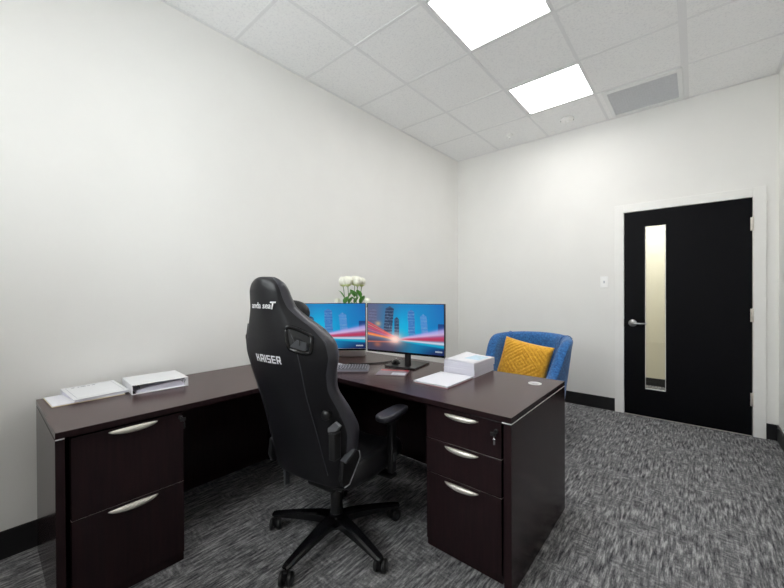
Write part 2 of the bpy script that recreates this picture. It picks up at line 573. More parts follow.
sd = thing('smoke_detector', 'small white round detector on the ceiling between light panel and vent', 'detector', (1.504, -0.323, H + 0.003))
MB().lathe([(0.064, 0.0), (0.066, -0.010), (0.058, -0.022), (0.03, -0.027), (0.0005, -0.027)], (0, 0, 0), 32).build('housing', M['white_plastic'], sd)
MB().lathe([(0.020, -0.026), (0.018, -0.038), (0.010, -0.042), (0.0005, -0.042)], (0, 0, 0), 20).build('sensor_dome', M['white_plastic'], sd)
for ang in (20, 200):
    T = Matrix.Rotation(radians(ang), 4, 'Z')
    MB().box(0.046, 0.062, -0.012, 0.012, -0.0215, -0.014, T=T).build('slot', M['grey_plastic'], sd)
sp = thing('sprinkler_head', 'small white sprinkler head on the ceiling near the left back corner', 'sprinkler', (0.89, -0.351, H + 0.003))
MB().lathe([(0.036, 0.0), (0.038, -0.004), (0.028, -0.010), (0.012, -0.012), (0.0005, -0.012)], (0, 0, 0), 28).build('escutcheon', M['white_plastic'], sp)
q = MB()
q.cyl((0, 0, -0.045), 0.007, 0.036, 12)
q.lathe([(0.0005, -0.05), (0.018, -0.05), (0.018, -0.046), (0.0005, -0.045)], (0, 0, 0), 18)
q.build('nozzle', M['white_plastic'], sp)

# light switch
sw = thing('light_switch', 'white toggle light switch plate on the back wall left of the door', 'switch', (1.79, 0, 1.373))
MB().box(-0.037, 0.037, -0.006, 0, -0.060, 0.060, bev=0.0025).build('plate', M['white_plastic'], sw)
q = MB()
q.box(-0.006, 0.006, -0.010, -0.005, -0.013, 0.013, bev=0.001)
q.box(-0.0045, 0.0045, -0.020, -0.009, -0.003, 0.009, bev=0.001)
q.build('toggle', M['ink_light'], sw)

# ------------------------------------------------------------------ desk
Z1 = 0.749
ZT = 0.720      # underside of the tops
def handle_mb(hx):
    """crescent pull spanning +-hx along local x, bulging to -y, hanging down"""
    m = MB()
    rings = []
    n = 18
    for i in range(n + 1):
        u = -1 + 2 * i / n
        k = max(0.02, (1 - u * u)) ** 0.6
        out = 0.022 * k + 0.002
        dz = 0.016 * k + 0.001
        x = u * hx
        ring = []
        for q_ in range(12):
            a_ = 2 * pi * q_ / 12
            ring.append((x, -out * 0.55 + cos(a_) * out * 0.45, -dz + 0.012 * k + sin(a_) * dz * 0.8 + 0.0))
        rings.append(ring)
    m.loft(rings)
    return m

def drawer(parent, x0, x1, z0, z1, face_y, hx, hzz, hcx=None):
    """drawer front whose face looks to local -y"""
    dr = MB().box(x0, x1, face_y, face_y + 0.018, z0, z1, bev=0.0012).build('drawer', M['wood_z'], parent)
    e_ = MB().use(M['alu'])
    hh = handle_mb(hx)
    h = hh.build('handle', M['nickel'], dr)
    h.location = ((x0 + x1) / 2 if hcx is None else hcx, face_y, hzz)
    e_.bm.free()
    return dr

def lock(parent, x, y, z, with_key=True, silver=True):
    l = MB().lathe([(0.0005, 0.003), (0.009, 0.003), (0.010, 0.0), (0.010, -0.004)], (x, y, z), 18, 'y').build('lock', M['black_plastic'], parent)
    if with_key:
        k = MB()
        k.box(x - 0.002, x + 0.002, y - 0.030, y - 0.003, z - 0.006, z + 0.006)
        k.box(x - 0.012, x + 0.012, y - 0.034, y - 0.028, z - 0.012, z + 0.004, bev=0.001)
        k.build('key', M['black_plastic'], l)
        k = MB()
        k.tube([(x, y - 0.031, z - 0.008), (x + 0.004, y - 0.032, z - 0.016), (x + 0.006, y - 0.030, z - 0.022)], 0.0012, 6)
        k.box(x + 0.001, x + 0.009, y - 0.033, y - 0.031, z - 0.048, z - 0.022, bev=0.0008)
        k.build('spare_key', M['chrome'] if silver else M['black_plastic'], l)
    return l

desk = thing('desk', 'dark espresso wooden desk holding the two monitors, its panelled right end facing the door', 'desk', (1.0, -2.56, 0))
ox, oy = 1.0, -2.56
DXL, DXR, DYF, DYB = 0.044, 1.955, -2.960, -2.165
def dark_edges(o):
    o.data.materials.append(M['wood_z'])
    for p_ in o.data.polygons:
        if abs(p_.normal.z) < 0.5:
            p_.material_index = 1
# top with a real hole for the grommet: built from a ring of faces
def top_with_hole(x0, x1, y0, y1, z0, z1, hc, hr, n=32):
    m = MB()
    bm = m.bm
    cx, cy = hc
    s = hr * 1.6
    def sq(a):
        ca, sa = cos(a), sin(a)
        k = s / max(abs(ca), abs(sa))
        return (cx + ca * k, cy + sa * k)
    rows = {}
    for nm, z in (('b', z0), ('t', z1)):
        inn = [bm.verts.new((cx + hr * cos(2 * pi * i / n + pi / 4), cy + hr * sin(2 * pi * i / n + pi / 4), z)) for i in range(n)]
        out = [bm.verts.new((*sq(2 * pi * i / n + pi / 4), z)) for i in range(n)]
        cor = [bm.verts.new((x1, y1, z)), bm.verts.new((x0, y1, z)), bm.verts.new((x0, y0, z)), bm.verts.new((x1, y0, z))]
        for i in range(n):
            j = (i + 1) % n
            bm.faces.new([inn[i], inn[j], out[j], out[i]])
        q4 = n // 4
        for k in range(4):
            seg = [out[(k * q4 + i) % n] for i in range(q4 + 1)]
            bm.faces.new([cor[k]] + seg + [cor[(k + 1) % 4]])
        rows[nm] = (inn, out, cor)
    for i in range(n):
        j = (i + 1) % n
        bm.faces.new([rows['b'][0][i], rows['b'][0][j], rows['t'][0][j], rows['t'][0][i]])
    for k in range(4):
        j = (k + 1) % 4
        bm.faces.new([rows['b'][2][k], rows['b'][2][j], rows['t'][2][j], rows['t'][2][k]])
    return m
GC = (1.841, -2.334)
dtop = top_with_hole(DXL - ox, DXR - ox, DYF - oy, DYB - oy, ZT + 0.004, Z1, (GC[0] - ox, GC[1] - oy), 0.030).build('desktop', M['wood_x'], desk)
dark_edges(dtop)
gm = MB()
gm.use(M['alu']).lathe([(0.0295, -0.006), (0.0295, 0.0005), (0.036, 0.0008), (0.036, 0.003), (0.032, 0.004), (0.0265, 0.003), (0.0265, -0.010), (0.0295, -0.010)], (GC[0] - ox, GC[1] - oy, Z1), 32)
gm.build('grommet', None, dtop)
MB().lathe([(0.0005, -0.006), (0.026, -0.006), (0.026, -0.010), (0.0005, -0.010)], (GC[0] - ox, GC[1] - oy, Z1), 28).build('grommet_cap', M['hidden_dark'], dtop)
st = MB()
st.box(DXR - 0.012 - ox, DXR - 0.0005 - ox, DYF + 0.004 - oy, DYB - 0.004 - oy, ZT - 0.001, ZT + 0.0038)
st.box(1.914 - ox, DXR - 0.012 - ox, DYF + 0.001 - oy, DYF + 0.008 - oy, ZT - 0.001, ZT + 0.0038)
st.build('edge_strip', M['alu'], desk)
MB().box(1.922 - ox, DXR - ox, DYF - oy, DYB - oy, 0.0, ZT - 0.001, bev=0.001).build('side_panel', M['wood_z'], desk)
MB().box(DXL - ox, DXL + 0.028 - ox, DYF - oy, DYB - oy, 0.0, ZT + 0.004, bev=0.001).build('side_panel', M['wood_z'], desk)
MB().box(DXL + 0.029 - ox, 1.921 - ox, DYB - 0.10 - oy, DYB - 0.08 - oy, 0.012, ZT + 0.004, bev=0.001).build('modesty_panel', M['wood_z'], desk)

ped = thing('drawer_pedestal', 'dark wooden pedestal with three drawers under the right end of the desk', 'drawers', (1.705, -2.60, 0))
px, py = 1.705, -2.60
c = MB()
c.box(1.508 - px, 1.902 - px, -2.915 - py, -2.29 - py, 0.004, ZT - 0.004, bev=0.001)
c.box(1.508 - px, 1.902 - px, -2.925 - py, -2.915 - py, 0.004, 0.040)
c.build('carcass', M['wood_z'], ped)
for z0, z1, hz_ in ((0.5485, 0.712, 0.690), (0.3795, 0.5465, 0.532), (0.042, 0.3775, 0.362)):
    drawer(ped, 1.509 - px, 1.901 - px, z0, z1, -2.935 - py, 0.088, hz_)
sl = MB()
sl.box(1.509 - px, 1.901 - px, -2.932 - py, -2.918 - py, 0.5467, 0.5483)
sl.box(1.509 - px, 1.901 - px, -2.932 - py, -2.918 - py, 0.3777, 0.3793)
sl.build('gap_strip', M['nickel'], ped)
lock(ped, 1.878 - px, -2.935 - py, 0.668)

# return along the left wall
ret = thing('desk_return', 'dark wooden desk return along the left wall, carrying the white binders', 'desk', (0.37, -3.59, 0))
rx, ry = 0.37, -3.59
RY0, RY1, RXL, RXR = -4.212, DYF - 0.001, 0.044, 0.703
dark_edges(MB().box(RXL - rx, RXR - rx, RY0 - ry, RY1 - ry, ZT + 0.004, Z1, bev=0.0008).build('desktop', M['wood_y'], ret))
MB().box(RXL - rx, 0.699 - rx, RY0 - ry, RY0 + 0.028 - ry, 0.0, ZT - 0.001, bev=0.001).build('end_panel', M['wood_z'], ret)
MB().box(0.693 - rx, 0.701 - rx, RY0 + 0.001 - ry, RY0 + 0.027 - ry, ZT - 0.001, ZT + 0.0038).build('edge_strip', M['alu'], ret)
MB().box(RXL - rx, RXL + 0.020 - rx, RY0 + 0.029 - ry, RY1 - 0.002 - ry, 0.012, ZT + 0.004, bev=0.001).build('back_panel', M['wood_z'], ret)

fc = thing('file_pedestal', 'dark wooden two-drawer file pedestal at the left end of the desk return', 'drawers', (0.40, -3.966, 0), radians(90))
# local x runs along world +y, local -y looks to world +x
c = MB()
c.box(-0.201, 0.201, -0.262, 0.25, 0.004, ZT - 0.004, bev=0.001)
c.box(-0.201, 0.201, -0.276, -0.262, 0.004, 0.046)
c.build('carcass', M['wood_z'], fc)
drawer(fc, -0.200, 0.200, 0.3845, 0.712, -0.288, 0.088, 0.700, 0.005)
drawer(fc, -0.200, 0.200, 0.048, 0.3825, -0.288, 0.090, 0.370, 0.003)
MB().box(-0.200, 0.200, -0.285, -0.266, 0.3827, 0.3843).build('gap_strip', M['nickel'], fc)
lock(fc, 0.188, -0.288, 0.690, silver=False)

# ------------------------------------------------------------------ monitors
def clampf(x, a=0.0, b=1.0):
    return max(a, min(b, x))
def mixc(c1, c2, t_):
    t_ = clampf(t_)
    return tuple(c1[i] * (1 - t_) + c2[i] * t_ for i in range(3))
_rng = random.Random(3)
_nz = [[_rng.random() for _ in range(64)] for _ in range(64)]
def city(u, v):
    # night skyline with light trails, u to the right, v down
    c = mixc((88, 96, 128), (10, 120, 185), (u - 0.12) / 0.35)
    c = mixc(c, (6, 168, 214), exp(-((u - 0.52) / 0.22) ** 2 - ((v - 0.5) / 0.35) ** 2))
    c = mixc(c, (16, 84, 170), clampf((u - 0.8) * 2.5) * clampf(1.1 - v * 1.6))
    nz = _nz[int(v * 63)][int(u * 63)]
    def tower(c, u0, u1, v0, lean, col, k):
        uu = u - lean * (0.7 - v)
        top = v0 + 0.05 * abs((uu - (u0 + u1) / 2) / (u1 - u0)) * 2
        if u0 < uu < u1 and top < v < 0.74:
            cc = mixc(col, (150, 170, 200), 0.35 * (1 if int(v * 60) % 4 == 0 else 0) + 0.25 * (nz > 0.8))
            fade = clampf((0.78 - v) * 5)
            return mixc(c, cc, k * fade)
        return c
    c = tower(c, 0.02, 0.13, 0.10, 0, (92, 84, 112), 0.5)
    c = tower(c, 0.22, 0.335, 0.05, 0.06, (36, 50, 78), 0.92)
    c = tower(c, 0.375, 0.44, 0.27, 0, (40, 52, 82), 0.88)
    c = tower(c, 0.565, 0.65, 0.11, -0.02, (62, 100, 172), 0.8)
    c = tower(c, 0.735, 0.815, 0.20, -0.05, (84, 132, 198), 0.8)
    if u > 0.93 and 0.38 < v < 0.6:
        c = mixc(c, (20, 44, 104), 0.8)
    # street level
    if v > 0.72:
        base = mixc((66, 62, 84), (0, 128, 176), (u - 0.35) * 3)
        base = mixc(base, (14, 34, 84), clampf((u - 0.6) * 1.6 * (v - 0.72) * 8))
        c = mixc(c, base, (v - 0.72) * 12)
    # left trails (red / orange) running to the burst
    if u < 0.42:
        for va, vb, th, col in ((0.40, 0.71, 0.014, (236, 70, 60)), (0.45, 0.715, 0.010, (250, 120, 90)), (0.50, 0.72, 0.02, (214, 60, 90)),
                                (0.56, 0.73, 0.015, (200, 90, 130)), (0.66, 0.745, 0.022, (255, 150, 70)), (0.63, 0.735, 0.010, (255, 90, 60)), (0.83, 0.80, 0.012, (210, 110, 80))):
            vc = va + (vb - va) * (u / 0.40)
            c = mixc(c, col, 0.9 * exp(-((v - vc) / (th * (1.2 - u))) ** 2))
    # right trails
    if u > 0.42:
        k = (u - 0.42) / 0.58
        for va, vb, th, col in ((0.735, 0.52, 0.045, (176, 158, 220)), (0.74, 0.58, 0.035, (214, 190, 226)), (0.745, 0.655, 0.04, (200, 60, 100)),
                                (0.75, 0.70, 0.03, (186, 44, 70)), (0.755, 0.775, 0.028, (232, 222, 228)), (0.77, 0.84, 0.02, (0, 170, 205))):
            vc = va + (vb - va) * k
            c = mixc(c, col, 0.85 * exp(-((v - vc) / (th * (0.35 + k))) ** 2) * clampf(k * 6))
    bst = exp(-((u - 0.385) / 0.075) ** 2 - ((v - 0.74) / 0.085) ** 2)
    c = mixc(c, (255, 236, 232), bst * 1.1)
    c = mixc(c, (255, 190, 170), 0.5 * exp(-((u - 0.385) / 0.16) ** 2 - ((v - 0.72) / 0.16) ** 2))
    c = mixc(c, (250, 190, 120), 0.6 * exp(-((u - 0.15) / 0.04) ** 2 - ((v - 0.43) / 0.05) ** 2))
    c = mixc(c, (235, 120, 70), 0.5 * exp(-((u - 0.14) / 0.05) ** 2 - ((v - 0.88) / 0.05) ** 2))
    # small pale logo line, bottom right
    if 0.895 < u < 0.975 and 0.918 < v < 0.945 and int(u * 200) % 2 == 0:
        c = (220, 228, 235)
    return c

def mat_screen():
    m, nt, b = new_mat('lit_screen')
    at = nt.nodes.new('ShaderNodeVertexColor')
    at.layer_name = 'picture'
    nt.links.new(at.outputs['Color'], b.inputs['Emission Color'])
    b.inputs['Base Color'].default_value = (0.01, 0.01, 0.012, 1)
    b.inputs['Emission Strength'].default_value = 1.35
    b.inputs['Roughness'].default_value = 0.4
    b.inputs['Specular IOR Level'].default_value = 0.12
    return m
M['screen'] = mat_screen()

def screen_mesh(w, h, y, z0, umap, name, parent, nx_=190, ny_=108):
    me = bpy.data.meshes.new(name)
    vs, fs = [], []
    for j in range(ny_ + 1):
        for i in range(nx_ + 1):
            vs.append((-w / 2 + w * i / nx_, y, z0 + h - h * j / ny_))
    for j in range(ny_):
        for i in range(nx_):
            a_ = j * (nx_ + 1) + i
            fs.append((a_, a_ + nx_ + 1, a_ + nx_ + 2, a_ + 1))
    me.from_pydata(vs, [], fs)
    ca = me.color_attributes.new('picture', 'FLOAT_COLOR', 'POINT')
    buf = []
    for j in range(ny_ + 1):
        for i in range(nx_ + 1):
            col = city(umap(i / nx_), j / ny_)
            buf += [lin(clampf(col[0], 0, 255)), lin(clampf(col[1], 0, 255)), lin(clampf(col[2], 0, 255)), 1.0]
    ca.data.foreach_set('color', buf)
    me.materials.append(M['screen'])
    o = bpy.data.objects.new(name, me)
    COL.objects.link(o)
    o.parent = parent
    return o

def monitor(label, loc, rotz, umap, silver=False, w=0.60, z0=0.100, h=0.347):
    """origin at desk top under the screen; screen looks to local -y"""
    t = thing('monitor', label, 'monitor', loc, rotz, 'monitors on the desk')
    bz = 0.006
    MB().box(-w / 2, w / 2, 0.002, 0.022, z0, z0 + h, bev=0.002).build('housing', M['black_plastic'], t)
    r = MB()
    r.box(-w / 2 + 0.08, w / 2 - 0.08, 0.022, 0.045, z0 + 0.04, z0 + h - 0.06, bev=0.008)
    r.build('rear_shell', M['black_plastic'], t)
    fr = MB()
    zb = z0 + 0.014
    fr.box(-w / 2, w / 2, -0.001, 0.0019, z0, zb - (0.0015 if silver else 0))
    fr.box(-w / 2, w / 2, -0.001, 0.0019, z0 + h - bz * 0.6, z0 + h)
    fr.box(-w / 2, -w / 2 + bz * 0.6, -0.001, 0.0019, zb, z0 + h - bz * 0.6)
    fr.box(w / 2 - bz * 0.6, w / 2, -0.001, 0.0019, zb, z0 + h - bz * 0.6)
    fr.build('bezel', M['gloss_black'], t)
    screen_mesh(w - bz * 1.2, h - 0.014 - bz * 0.6, 0.0012, zb, umap, 'screen', t)
    if silver:
        s = MB()
        s.box(w / 2 + 0.0003, w / 2 + 0.004, -0.001, 0.022, z0, z0 + h, bev=0.0008)
        s.box(-w / 2 + 0.002, w / 2, -0.0012, 0.0011, z0 + 0.0125, z0 + 0.0142)
        s.build('side_trim', M['silver_plastic'], t)
    return t

R10 = math.atan2(0.103, 0.582)
mr = monitor('right one of two monitors, its whole screen showing a lit city skyline', (1.018, -2.503, Z1 + 0.0005), R10, lambda u: u)
nk = MB()
nk.box(-0.016, 0.026, 0.045, 0.062, 0.0112, 0.26, bev=0.003)
nk.box(-0.05, 0.05, 0.030, 0.050, 0.20, 0.30, bev=0.003)
nk.build('stand_neck', M['black_plastic'], mr)
MB().box(-0.155, 0.085, 0.0, 0.240, 0.0, 0.011, bev=0.003).build('stand_base', M['black_plastic'], mr)
R40 = radians(40.5)
hw2 = 0.315
rc = Vector((0.722, -2.565, Z1))
lc = rc - Vector((cos(R40), sin(R40), 0)) * hw2
ml = monitor('left one of two monitors, half hidden behind the office chair', tuple(lc), R40, lambda u: 1.0 - (1 - u) * 0.92, True, w=0.622, z0=0.105, h=0.343)
nk = MB()
nk.box(-0.03, 0.03, 0.045, 0.065, 0.010, 0.27, bev=0.003)
nk.box(-0.05, 0.05, 0.030, 0.052, 0.20, 0.30, bev=0.003)
nk.build('stand_neck', M['black_plastic'], ml)
bs = MB()
bs.tube([(0.02, 0.045, 0.009), (0.09, 0.0, 0.008), (0.16, -0.06, 0.008)], [0.011, 0.010, 0.008], 10)
bs.tube([(-0.02, 0.045, 0.009), (-0.09, 0.0, 0.008), (-0.16, -0.06, 0.008)], [0.011, 0.010, 0.008], 10)
bs.box(-0.04, 0.04, 0.02, 0.10, 0.0, 0.014, bev=0.004)
bs.build('stand_base', M['silver_plastic'], ml)

# cables
def cable(pts, r, label):
    o = MB().tube(pts, r, 8).build('cable', M['black_plastic'])
    tag(o, label, 'cable')
    return o
def smooth_pts(pts, n=8):
    P = [Vector(p) for p in pts]
    out = []
    for i in range(len(P) - 1):
        p0, p1, p2, p3 = P[max(i - 1, 0)], P[i], P[i + 1], P[min(i + 2, len(P) - 1)]
        for k in range(n):
            t_ = k / n
            out.append(0.5 * ((2 * p1) + (-p0 + p2) * t_ + (2 * p0 - 5 * p1 + 4 * p2 - p3) * t_ ** 2 + (-p0 + 3 * p1 - 3 * p2 + p3) * t_ ** 3))
    out.append(P[-1])
    return out
cable(smooth_pts([(0.60, -2.62, Z1 + 0.004), (0.66, -2.60, Z1 + 0.004), (0.74, -2.50, Z1 + 0.004), (0.78, -2.38, Z1 + 0.004), (0.79, -2.28, Z1 + 0.004), (0.78, -2.21, Z1 + 0.004)]), 0.0035, 'thick black cable crossing the desk below the gap between the monitors')
cable(smooth_pts([(0.62, -2.66, Z1 + 0.003), (0.72, -2.56, Z1 + 0.003), (0.80, -2.475, Z1 + 0.0035), (0.835, -2.45, Z1 + 0.004)]), 0.0022, 'thin black mouse cable running left from the mouse')
cable(smooth_pts([(1.24, -2.425, Z1 + 0.13), (1.255, -2.36, Z1 + 0.08), (1.27, -2.30, Z1 + 0.03), (1.27, -2.24, Z1 + 0.005), (1.22, -2.20, Z1 + 0.004)]), 0.003, 'black cable hanging from the right edge of the right monitor')

# keyboard
kb = thing('keyboard', 'dark keyboard with pale lettered keys in front of the left monitor', 'keyboard', (0, 0, 0), 0)
ka = radians(39.5)
FR = Vector((0.890, -2.722, Z1 + 0.0005))
kw, kd = 0.40, 0.125
kc = FR - Vector((cos(ka), sin(ka), 0)) * kw / 2 + Vector((-sin(ka), cos(ka), 0)) * kd / 2
kb.location = kc
kb.rotation_euler = (0, 0, ka)
bt = bmesh.new()
bmesh.ops.create_cube(bt, size=1)
for vv in bt.verts:
    yy = vv.co.y * kd
    vv.co = Vector((vv.co.x * kw, yy, 0.0 if vv.co.z < 0 else (0.013 if yy < 0 else 0.022)))
bmesh.ops.bevel(bt, geom=list(bt.edges), offset=0.002, segments=2, affect='EDGES')
k = MB(); k.merge(bt)
k.build('case', mat('keyboard_case_grey', rgb(132, 133, 142), 0.35, noise=0.03), kb)
legend = MB()
for row in range(6):
    yk = -kd / 2 + 0.012 + row * 0.0185
    zk = 0.013 + 0.009 * (yk + kd / 2) / kd
    ncol = 20 if row else 0
    xk = -kw / 2 + 0.010
    col_i = 0
    widths = []
    if row == 0:
        widths = [0.024] * 3 + [0.105] + [0.024] * 3 + [0.019] * 7
    elif row == 5:
        widths = [0.0175] * 20
    else:
        widths = [0.022 + 0.004 * (row % 3)] + [0.0178] * 12 + [0.026 - 0.003 * (row % 3)] + [0.0178] * 6
    tot = sum(widths)
    sc_ = (kw - 0.020) / tot
    for w_ in widths:
        w_ *= sc_
        if True:
            kk = MB()
            ko = MB().box(xk + 0.001, xk + w_ - 0.001, yk - 0.008, yk + 0.008, zk + 0.0005, zk + 0.006, bev=0.0012, seg=1)
            # keys joined per row below
            legend.use(M['key_dark'])
            ko.bm.verts.ensure_lookup_table()
            legend.merge(ko.bm)
            kk.bm.free()
            legend.use(M['key_light'])
            legend.box(xk + w_ * 0.28, xk + w_ * 0.72, yk - 0.0045, yk + 0.0045, zk + 0.0060, zk + 0.0064)
        xk += w_
kx = legend.build('keys', None, kb)
kx['kind'] = 'stuff'

# mouse
ms = thing('mouse', 'small black computer mouse on the foot of the right monitor', 'mouse', (0.892, -2.435, Z1 + 0.0122), radians(35))
rings = []
for i in range(9):
    u = i / 8
    y = -0.05 + 0.10 * u
    w_ = 0.031 * sqrt(max(0.02, 1 - ((u - 0.5) / 0.52) ** 2)) + 0.002
    h_ = 0.034 * sqrt(max(0.03, 1 - ((u - 0.42) / 0.60) ** 2))
    rings.append([(w_ * cos(a_) , y, max(0.0, h_ * sin(a_))) for a_ in [pi * q_ / 10 for q_ in range(11)]])
mm = MB(); mm.loft(rings); mm.build('shell', M['gloss_black'], ms)
MB().cyl((-0.003, 0.022, 0.027), 0.008, 0.006, 14, 'x').build('scroll_wheel', M['silver_plastic'], ms)

# card / brochure
cd = thing('brochure', 'glossy grey and red printed card lying in front of the right monitor', 'card', (1.037, -2.641, Z1), radians(27.9))
MB().box(-0.098, 0.098, -0.078, 0.078, 0, 0.003, bev=0.0006).build('sheet', M['card'], cd)
MB().box(-0.094, 0.094, 0.045, 0.076, 0.003, 0.0034).build('printed_band', M['red_print'], cd)
MB().box(0.0, 0.09, -0.06, 0.0, 0.003, 0.0034).build('printed_panel', M['paper'], cd)
q = MB()
for r_ in range(5):
    q.box(0.01, 0.08 - 0.012 * (r_ % 3), -0.055 + r_ * 0.011, -0.051 + r_ * 0.011, 0.0035, 0.0037)
q.build('printed_lines', M['ink_light'], cd)

# papers on the desk
pd = thing('paper_pad', 'thin white stack of papers lying in front of the tall paper stack', 'papers', (1.402, -2.598, Z1), radians(0.5))
MB().box(-0.112, 0.112, -0.146, 0.146, 0, 0.0035, bev=0.0005).build('cover_sheet', M['pink'], pd)
MB().box(-0.116, 0.114, -0.148, 0.148, 0.0036, 0.0125, bev=0.0006).build('sheets', M['paper'], pd)

def ream(label, loc, rz, h, group):
    m = MB()
    n = 9
    rr = random.Random(int(loc[2] * 1000))
    m.use(M['paper_edge'])
    for i in range(n):
        j = rr.uniform(-0.0009, 0.0009)
        k_ = rr.uniform(-0.0009, 0.0009)
        m.box(-0.108 + j, 0.108 + j, -0.140 + k_, 0.140 + k_, h * i / n, h * (i + 1) / n - 0.0001)
    m.use(M['paper'])
    m.box(-0.108, 0.108, -0.140, 0.140, h - 0.0003, h)
    o = m.build('paper_stack', None)
    o.location = loc
    o.rotation_euler = (0, 0, rz)
    tag(o, label, 'papers', group)
    return o
ream('lower half of the tall white paper stack on the desk', (1.402, -2.293, Z1), radians(1), 0.044, 'reams in the tall paper stack')
ream('upper half of the tall white paper stack on the desk', (1.405, -2.291, Z1 + 0.0445), radians(-1), 0.043, 'reams in the tall paper stack')
# loose curled top sheets
def sheet(name, w, h, loc, rz, curl, m_, label):
    mb = MB()
    n = 14
    rows = []
    for i in range(n + 1):
        row = []
        for j in range(n + 1):
            u, v_ = i / n, j / n
            z = 0.0007 + curl * max(0, (1 - u) * 0.8 + v_ * 0.6 - 0.75) ** 2 + 0.004 * max(0, sin(pi * u)) * (1 - v_)
            row.append(mb.bm.verts.new((-w / 2 + w * u, -h / 2 + h * v_, z)))
        rows.append(row)
    for i in range(n):
        for j in range(n):
            fa = mb.bm.faces.new([rows[i][j], rows[i + 1][j], rows[i + 1][j + 1], rows[i][j + 1]])
            fa.smooth = True
    o = mb.build(name, m_)
    o.location = loc
    o.rotation_euler = (0, 0, rz)
    s = o.modifiers.new('thickness', 'SOLIDIFY')
    s.thickness = 0.0006
    tag(o, label, 'paper')
    return o
s1 = sheet('printed_sheet', 0.212, 0.276, (1.405, -2.292, Z1 + 0.0890), radians(-3), 0.035, M['paper'], 'loose curled sheet with pale blue print on top of the paper stack')
q = MB()
n = 10
rows = []
for i in range(n + 1):
    row = []
    for j in range(n + 1):
        u, v_ = 0.42 + 0.5 * i / n, 0.35 + 0.55 * j / n
        z = 0.0007 + 0.035 * max(0, (1 - u) * 0.8 + v_ * 0.6 - 0.75) ** 2 + 0.004 * max(0, sin(pi * u)) * (1 - v_) + 0.0007
        row.append(q.bm.verts.new((-0.106 + 0.212 * u, -0.138 + 0.276 * v_, z)))
    rows.append(row)
for i in range(n):
    for j in range(n):
        q.bm.faces.new([rows[i][j], rows[i + 1][j], rows[i + 1][j + 1], rows[i][j + 1]])
q.build('printed_picture', M['blue_print'], s1)

# binders on the return
fo = MB().box(-0.115, 0.115, -0.14, 0.14, 0, 0.004, bev=0.0008).build('paper_folder', None)
fo.data.materials.clear()
fo.data.materials.append(M['manila'])
fo.location = (0.163, -4.043, Z1)
fo.rotation_euler = (0, 0, radians(2))
tag(fo, 'cream-edged white folder under the thin report at the left end', 'folder')
MB().box(-0.113, 0.113, -0.138, 0.138, 0.004, 0.0065, bev=0.0005).build('sheets', M['paper'], fo)

tb = thing('report_binder', 'thin white report with printed cover lying on a folder, left of the thick binder', 'binder', (0.164, -4.003, Z1 + 0.0068), radians(6))
def wedge(x0, x1, y0, y1, za, zb, th, m_, name, par):
    # x0 side (wall) height zb, x1 side (front) height za
    b_ = MB()
    pts = [(x0, y0, zb), (x1, y0, za), (x1, y0, za + th), (x0, y0, zb + th)]
    b_.poly_prism(pts, (0, y1 - y0, 0))
    return b_.build(name, m_, par)
wedge(-0.108, 0.112, -0.112, 0.112, 0.0, 0.0, 0.0022, M['binder'], 'back_cover', tb)
wedge(-0.108, 0.112, -0.112, 0.112, 0.0095, 0.030, 0.0024, M['binder'], 'front_cover', tb)
bq = MB()
bq.poly_prism([(-0.100, -0.106, 0.0023), (0.106, -0.106, 0.0023), (0.106, -0.106, 0.0092), (-0.100, -0.106, 0.0285)], (0, 0.212, 0))
bq.build('pages', M['paper_edge'], tb)
MB().box(-0.112, -0.1082, -0.112, 0.112, 0.0, 0.032, bev=0.0008).build('spine', M['binder'], tb)
q = MB()
def onw(x):
    return 0.0119 + (0.112 - x) / 0.220 * 0.0205 + 0.0003
def strip(x0, x1, y0, y1):
    q.poly_prism([(x0, y0, onw(x0)), (x1, y0, onw(x1)), (x1, y0, onw(x1) + 0.0003), (x0, y0, onw(x0) + 0.0003)], (0, y1 - y0, 0))
q.use(M['ink_light'])
strip(0.094, 0.096, -0.095, 0.095)
strip(-0.098, -0.096, -0.095, 0.095)
strip(-0.096, 0.094, -0.097, -0.095)
strip(-0.096, 0.094, 0.095, 0.097)
q.use(M['ink'])
for y_, w_ in ((-0.075, 0.012), (-0.05, 0.006), (-0.038, 0.020), (-0.010, 0.010), (0.008, 0.014)):
    strip(-0.086, -0.080, y_, y_ + w_)
q.build('printed_lines', None, tb)

bd = thing('ring_binder', 'thick white ring binder lying closed on the return by the wall', 'binder', (0.205, -3.742, Z1), radians(-3))
MB().box(-0.128, 0.128, -0.130, 0.130, 0.0, 0.003, bev=0.001).build('back_cover', M['binder'], bd)
MB().box(-0.128, 0.128, -0.130, 0.130, 0.047, 0.050, bev=0.001).build('front_cover', M['binder'], bd)
MB().box(-0.128, 0.128, -0.134, -0.1305, 0.0, 0.050, bev=0.0012).build('spine', M['binder'], bd)
bq = MB()
bq.poly_prism([(-0.108, -0.112, 0.0032), (-0.108, 0.118, 0.0032), (-0.108, 0.118, 0.040), (-0.108, -0.112, 0.017)], (0.216, 0, 0))
bq.build('pages', M['paper_edge'], bd)
rg = MB()
for x_ in (-0.09, 0.0, 0.09):
    pts = [(x_, -0.112 + 0.018 * cos(a_), 0.024 + 0.018 * sin(a_)) for a_ in [2 * pi * i / 14 for i in range(15)]]
    rg.tube(pts, 0.0016, 6)
rg.box(-0.12, 0.12, -0.1300, -0.116, 0.0035, 0.006)
rg.build('rings', M['black_plastic'], bd)
rg = MB()
rg.box(0.118, 0.127, 0.112, 0.1295, 0.0032, 0.0468, bev=0.001)
rg.build('cover_flap', M['binder'], bd)
rg = MB()
pts = [(0.1285, 0.105 + 0.009 * cos(a_), 0.034 + 0.008 * sin(a_)) for a_ in [2 * pi * i / 12 for i in range(13)]]
rg.tube(pts, 0.002, 6)
rg.build('clip', M['chrome'], bd)

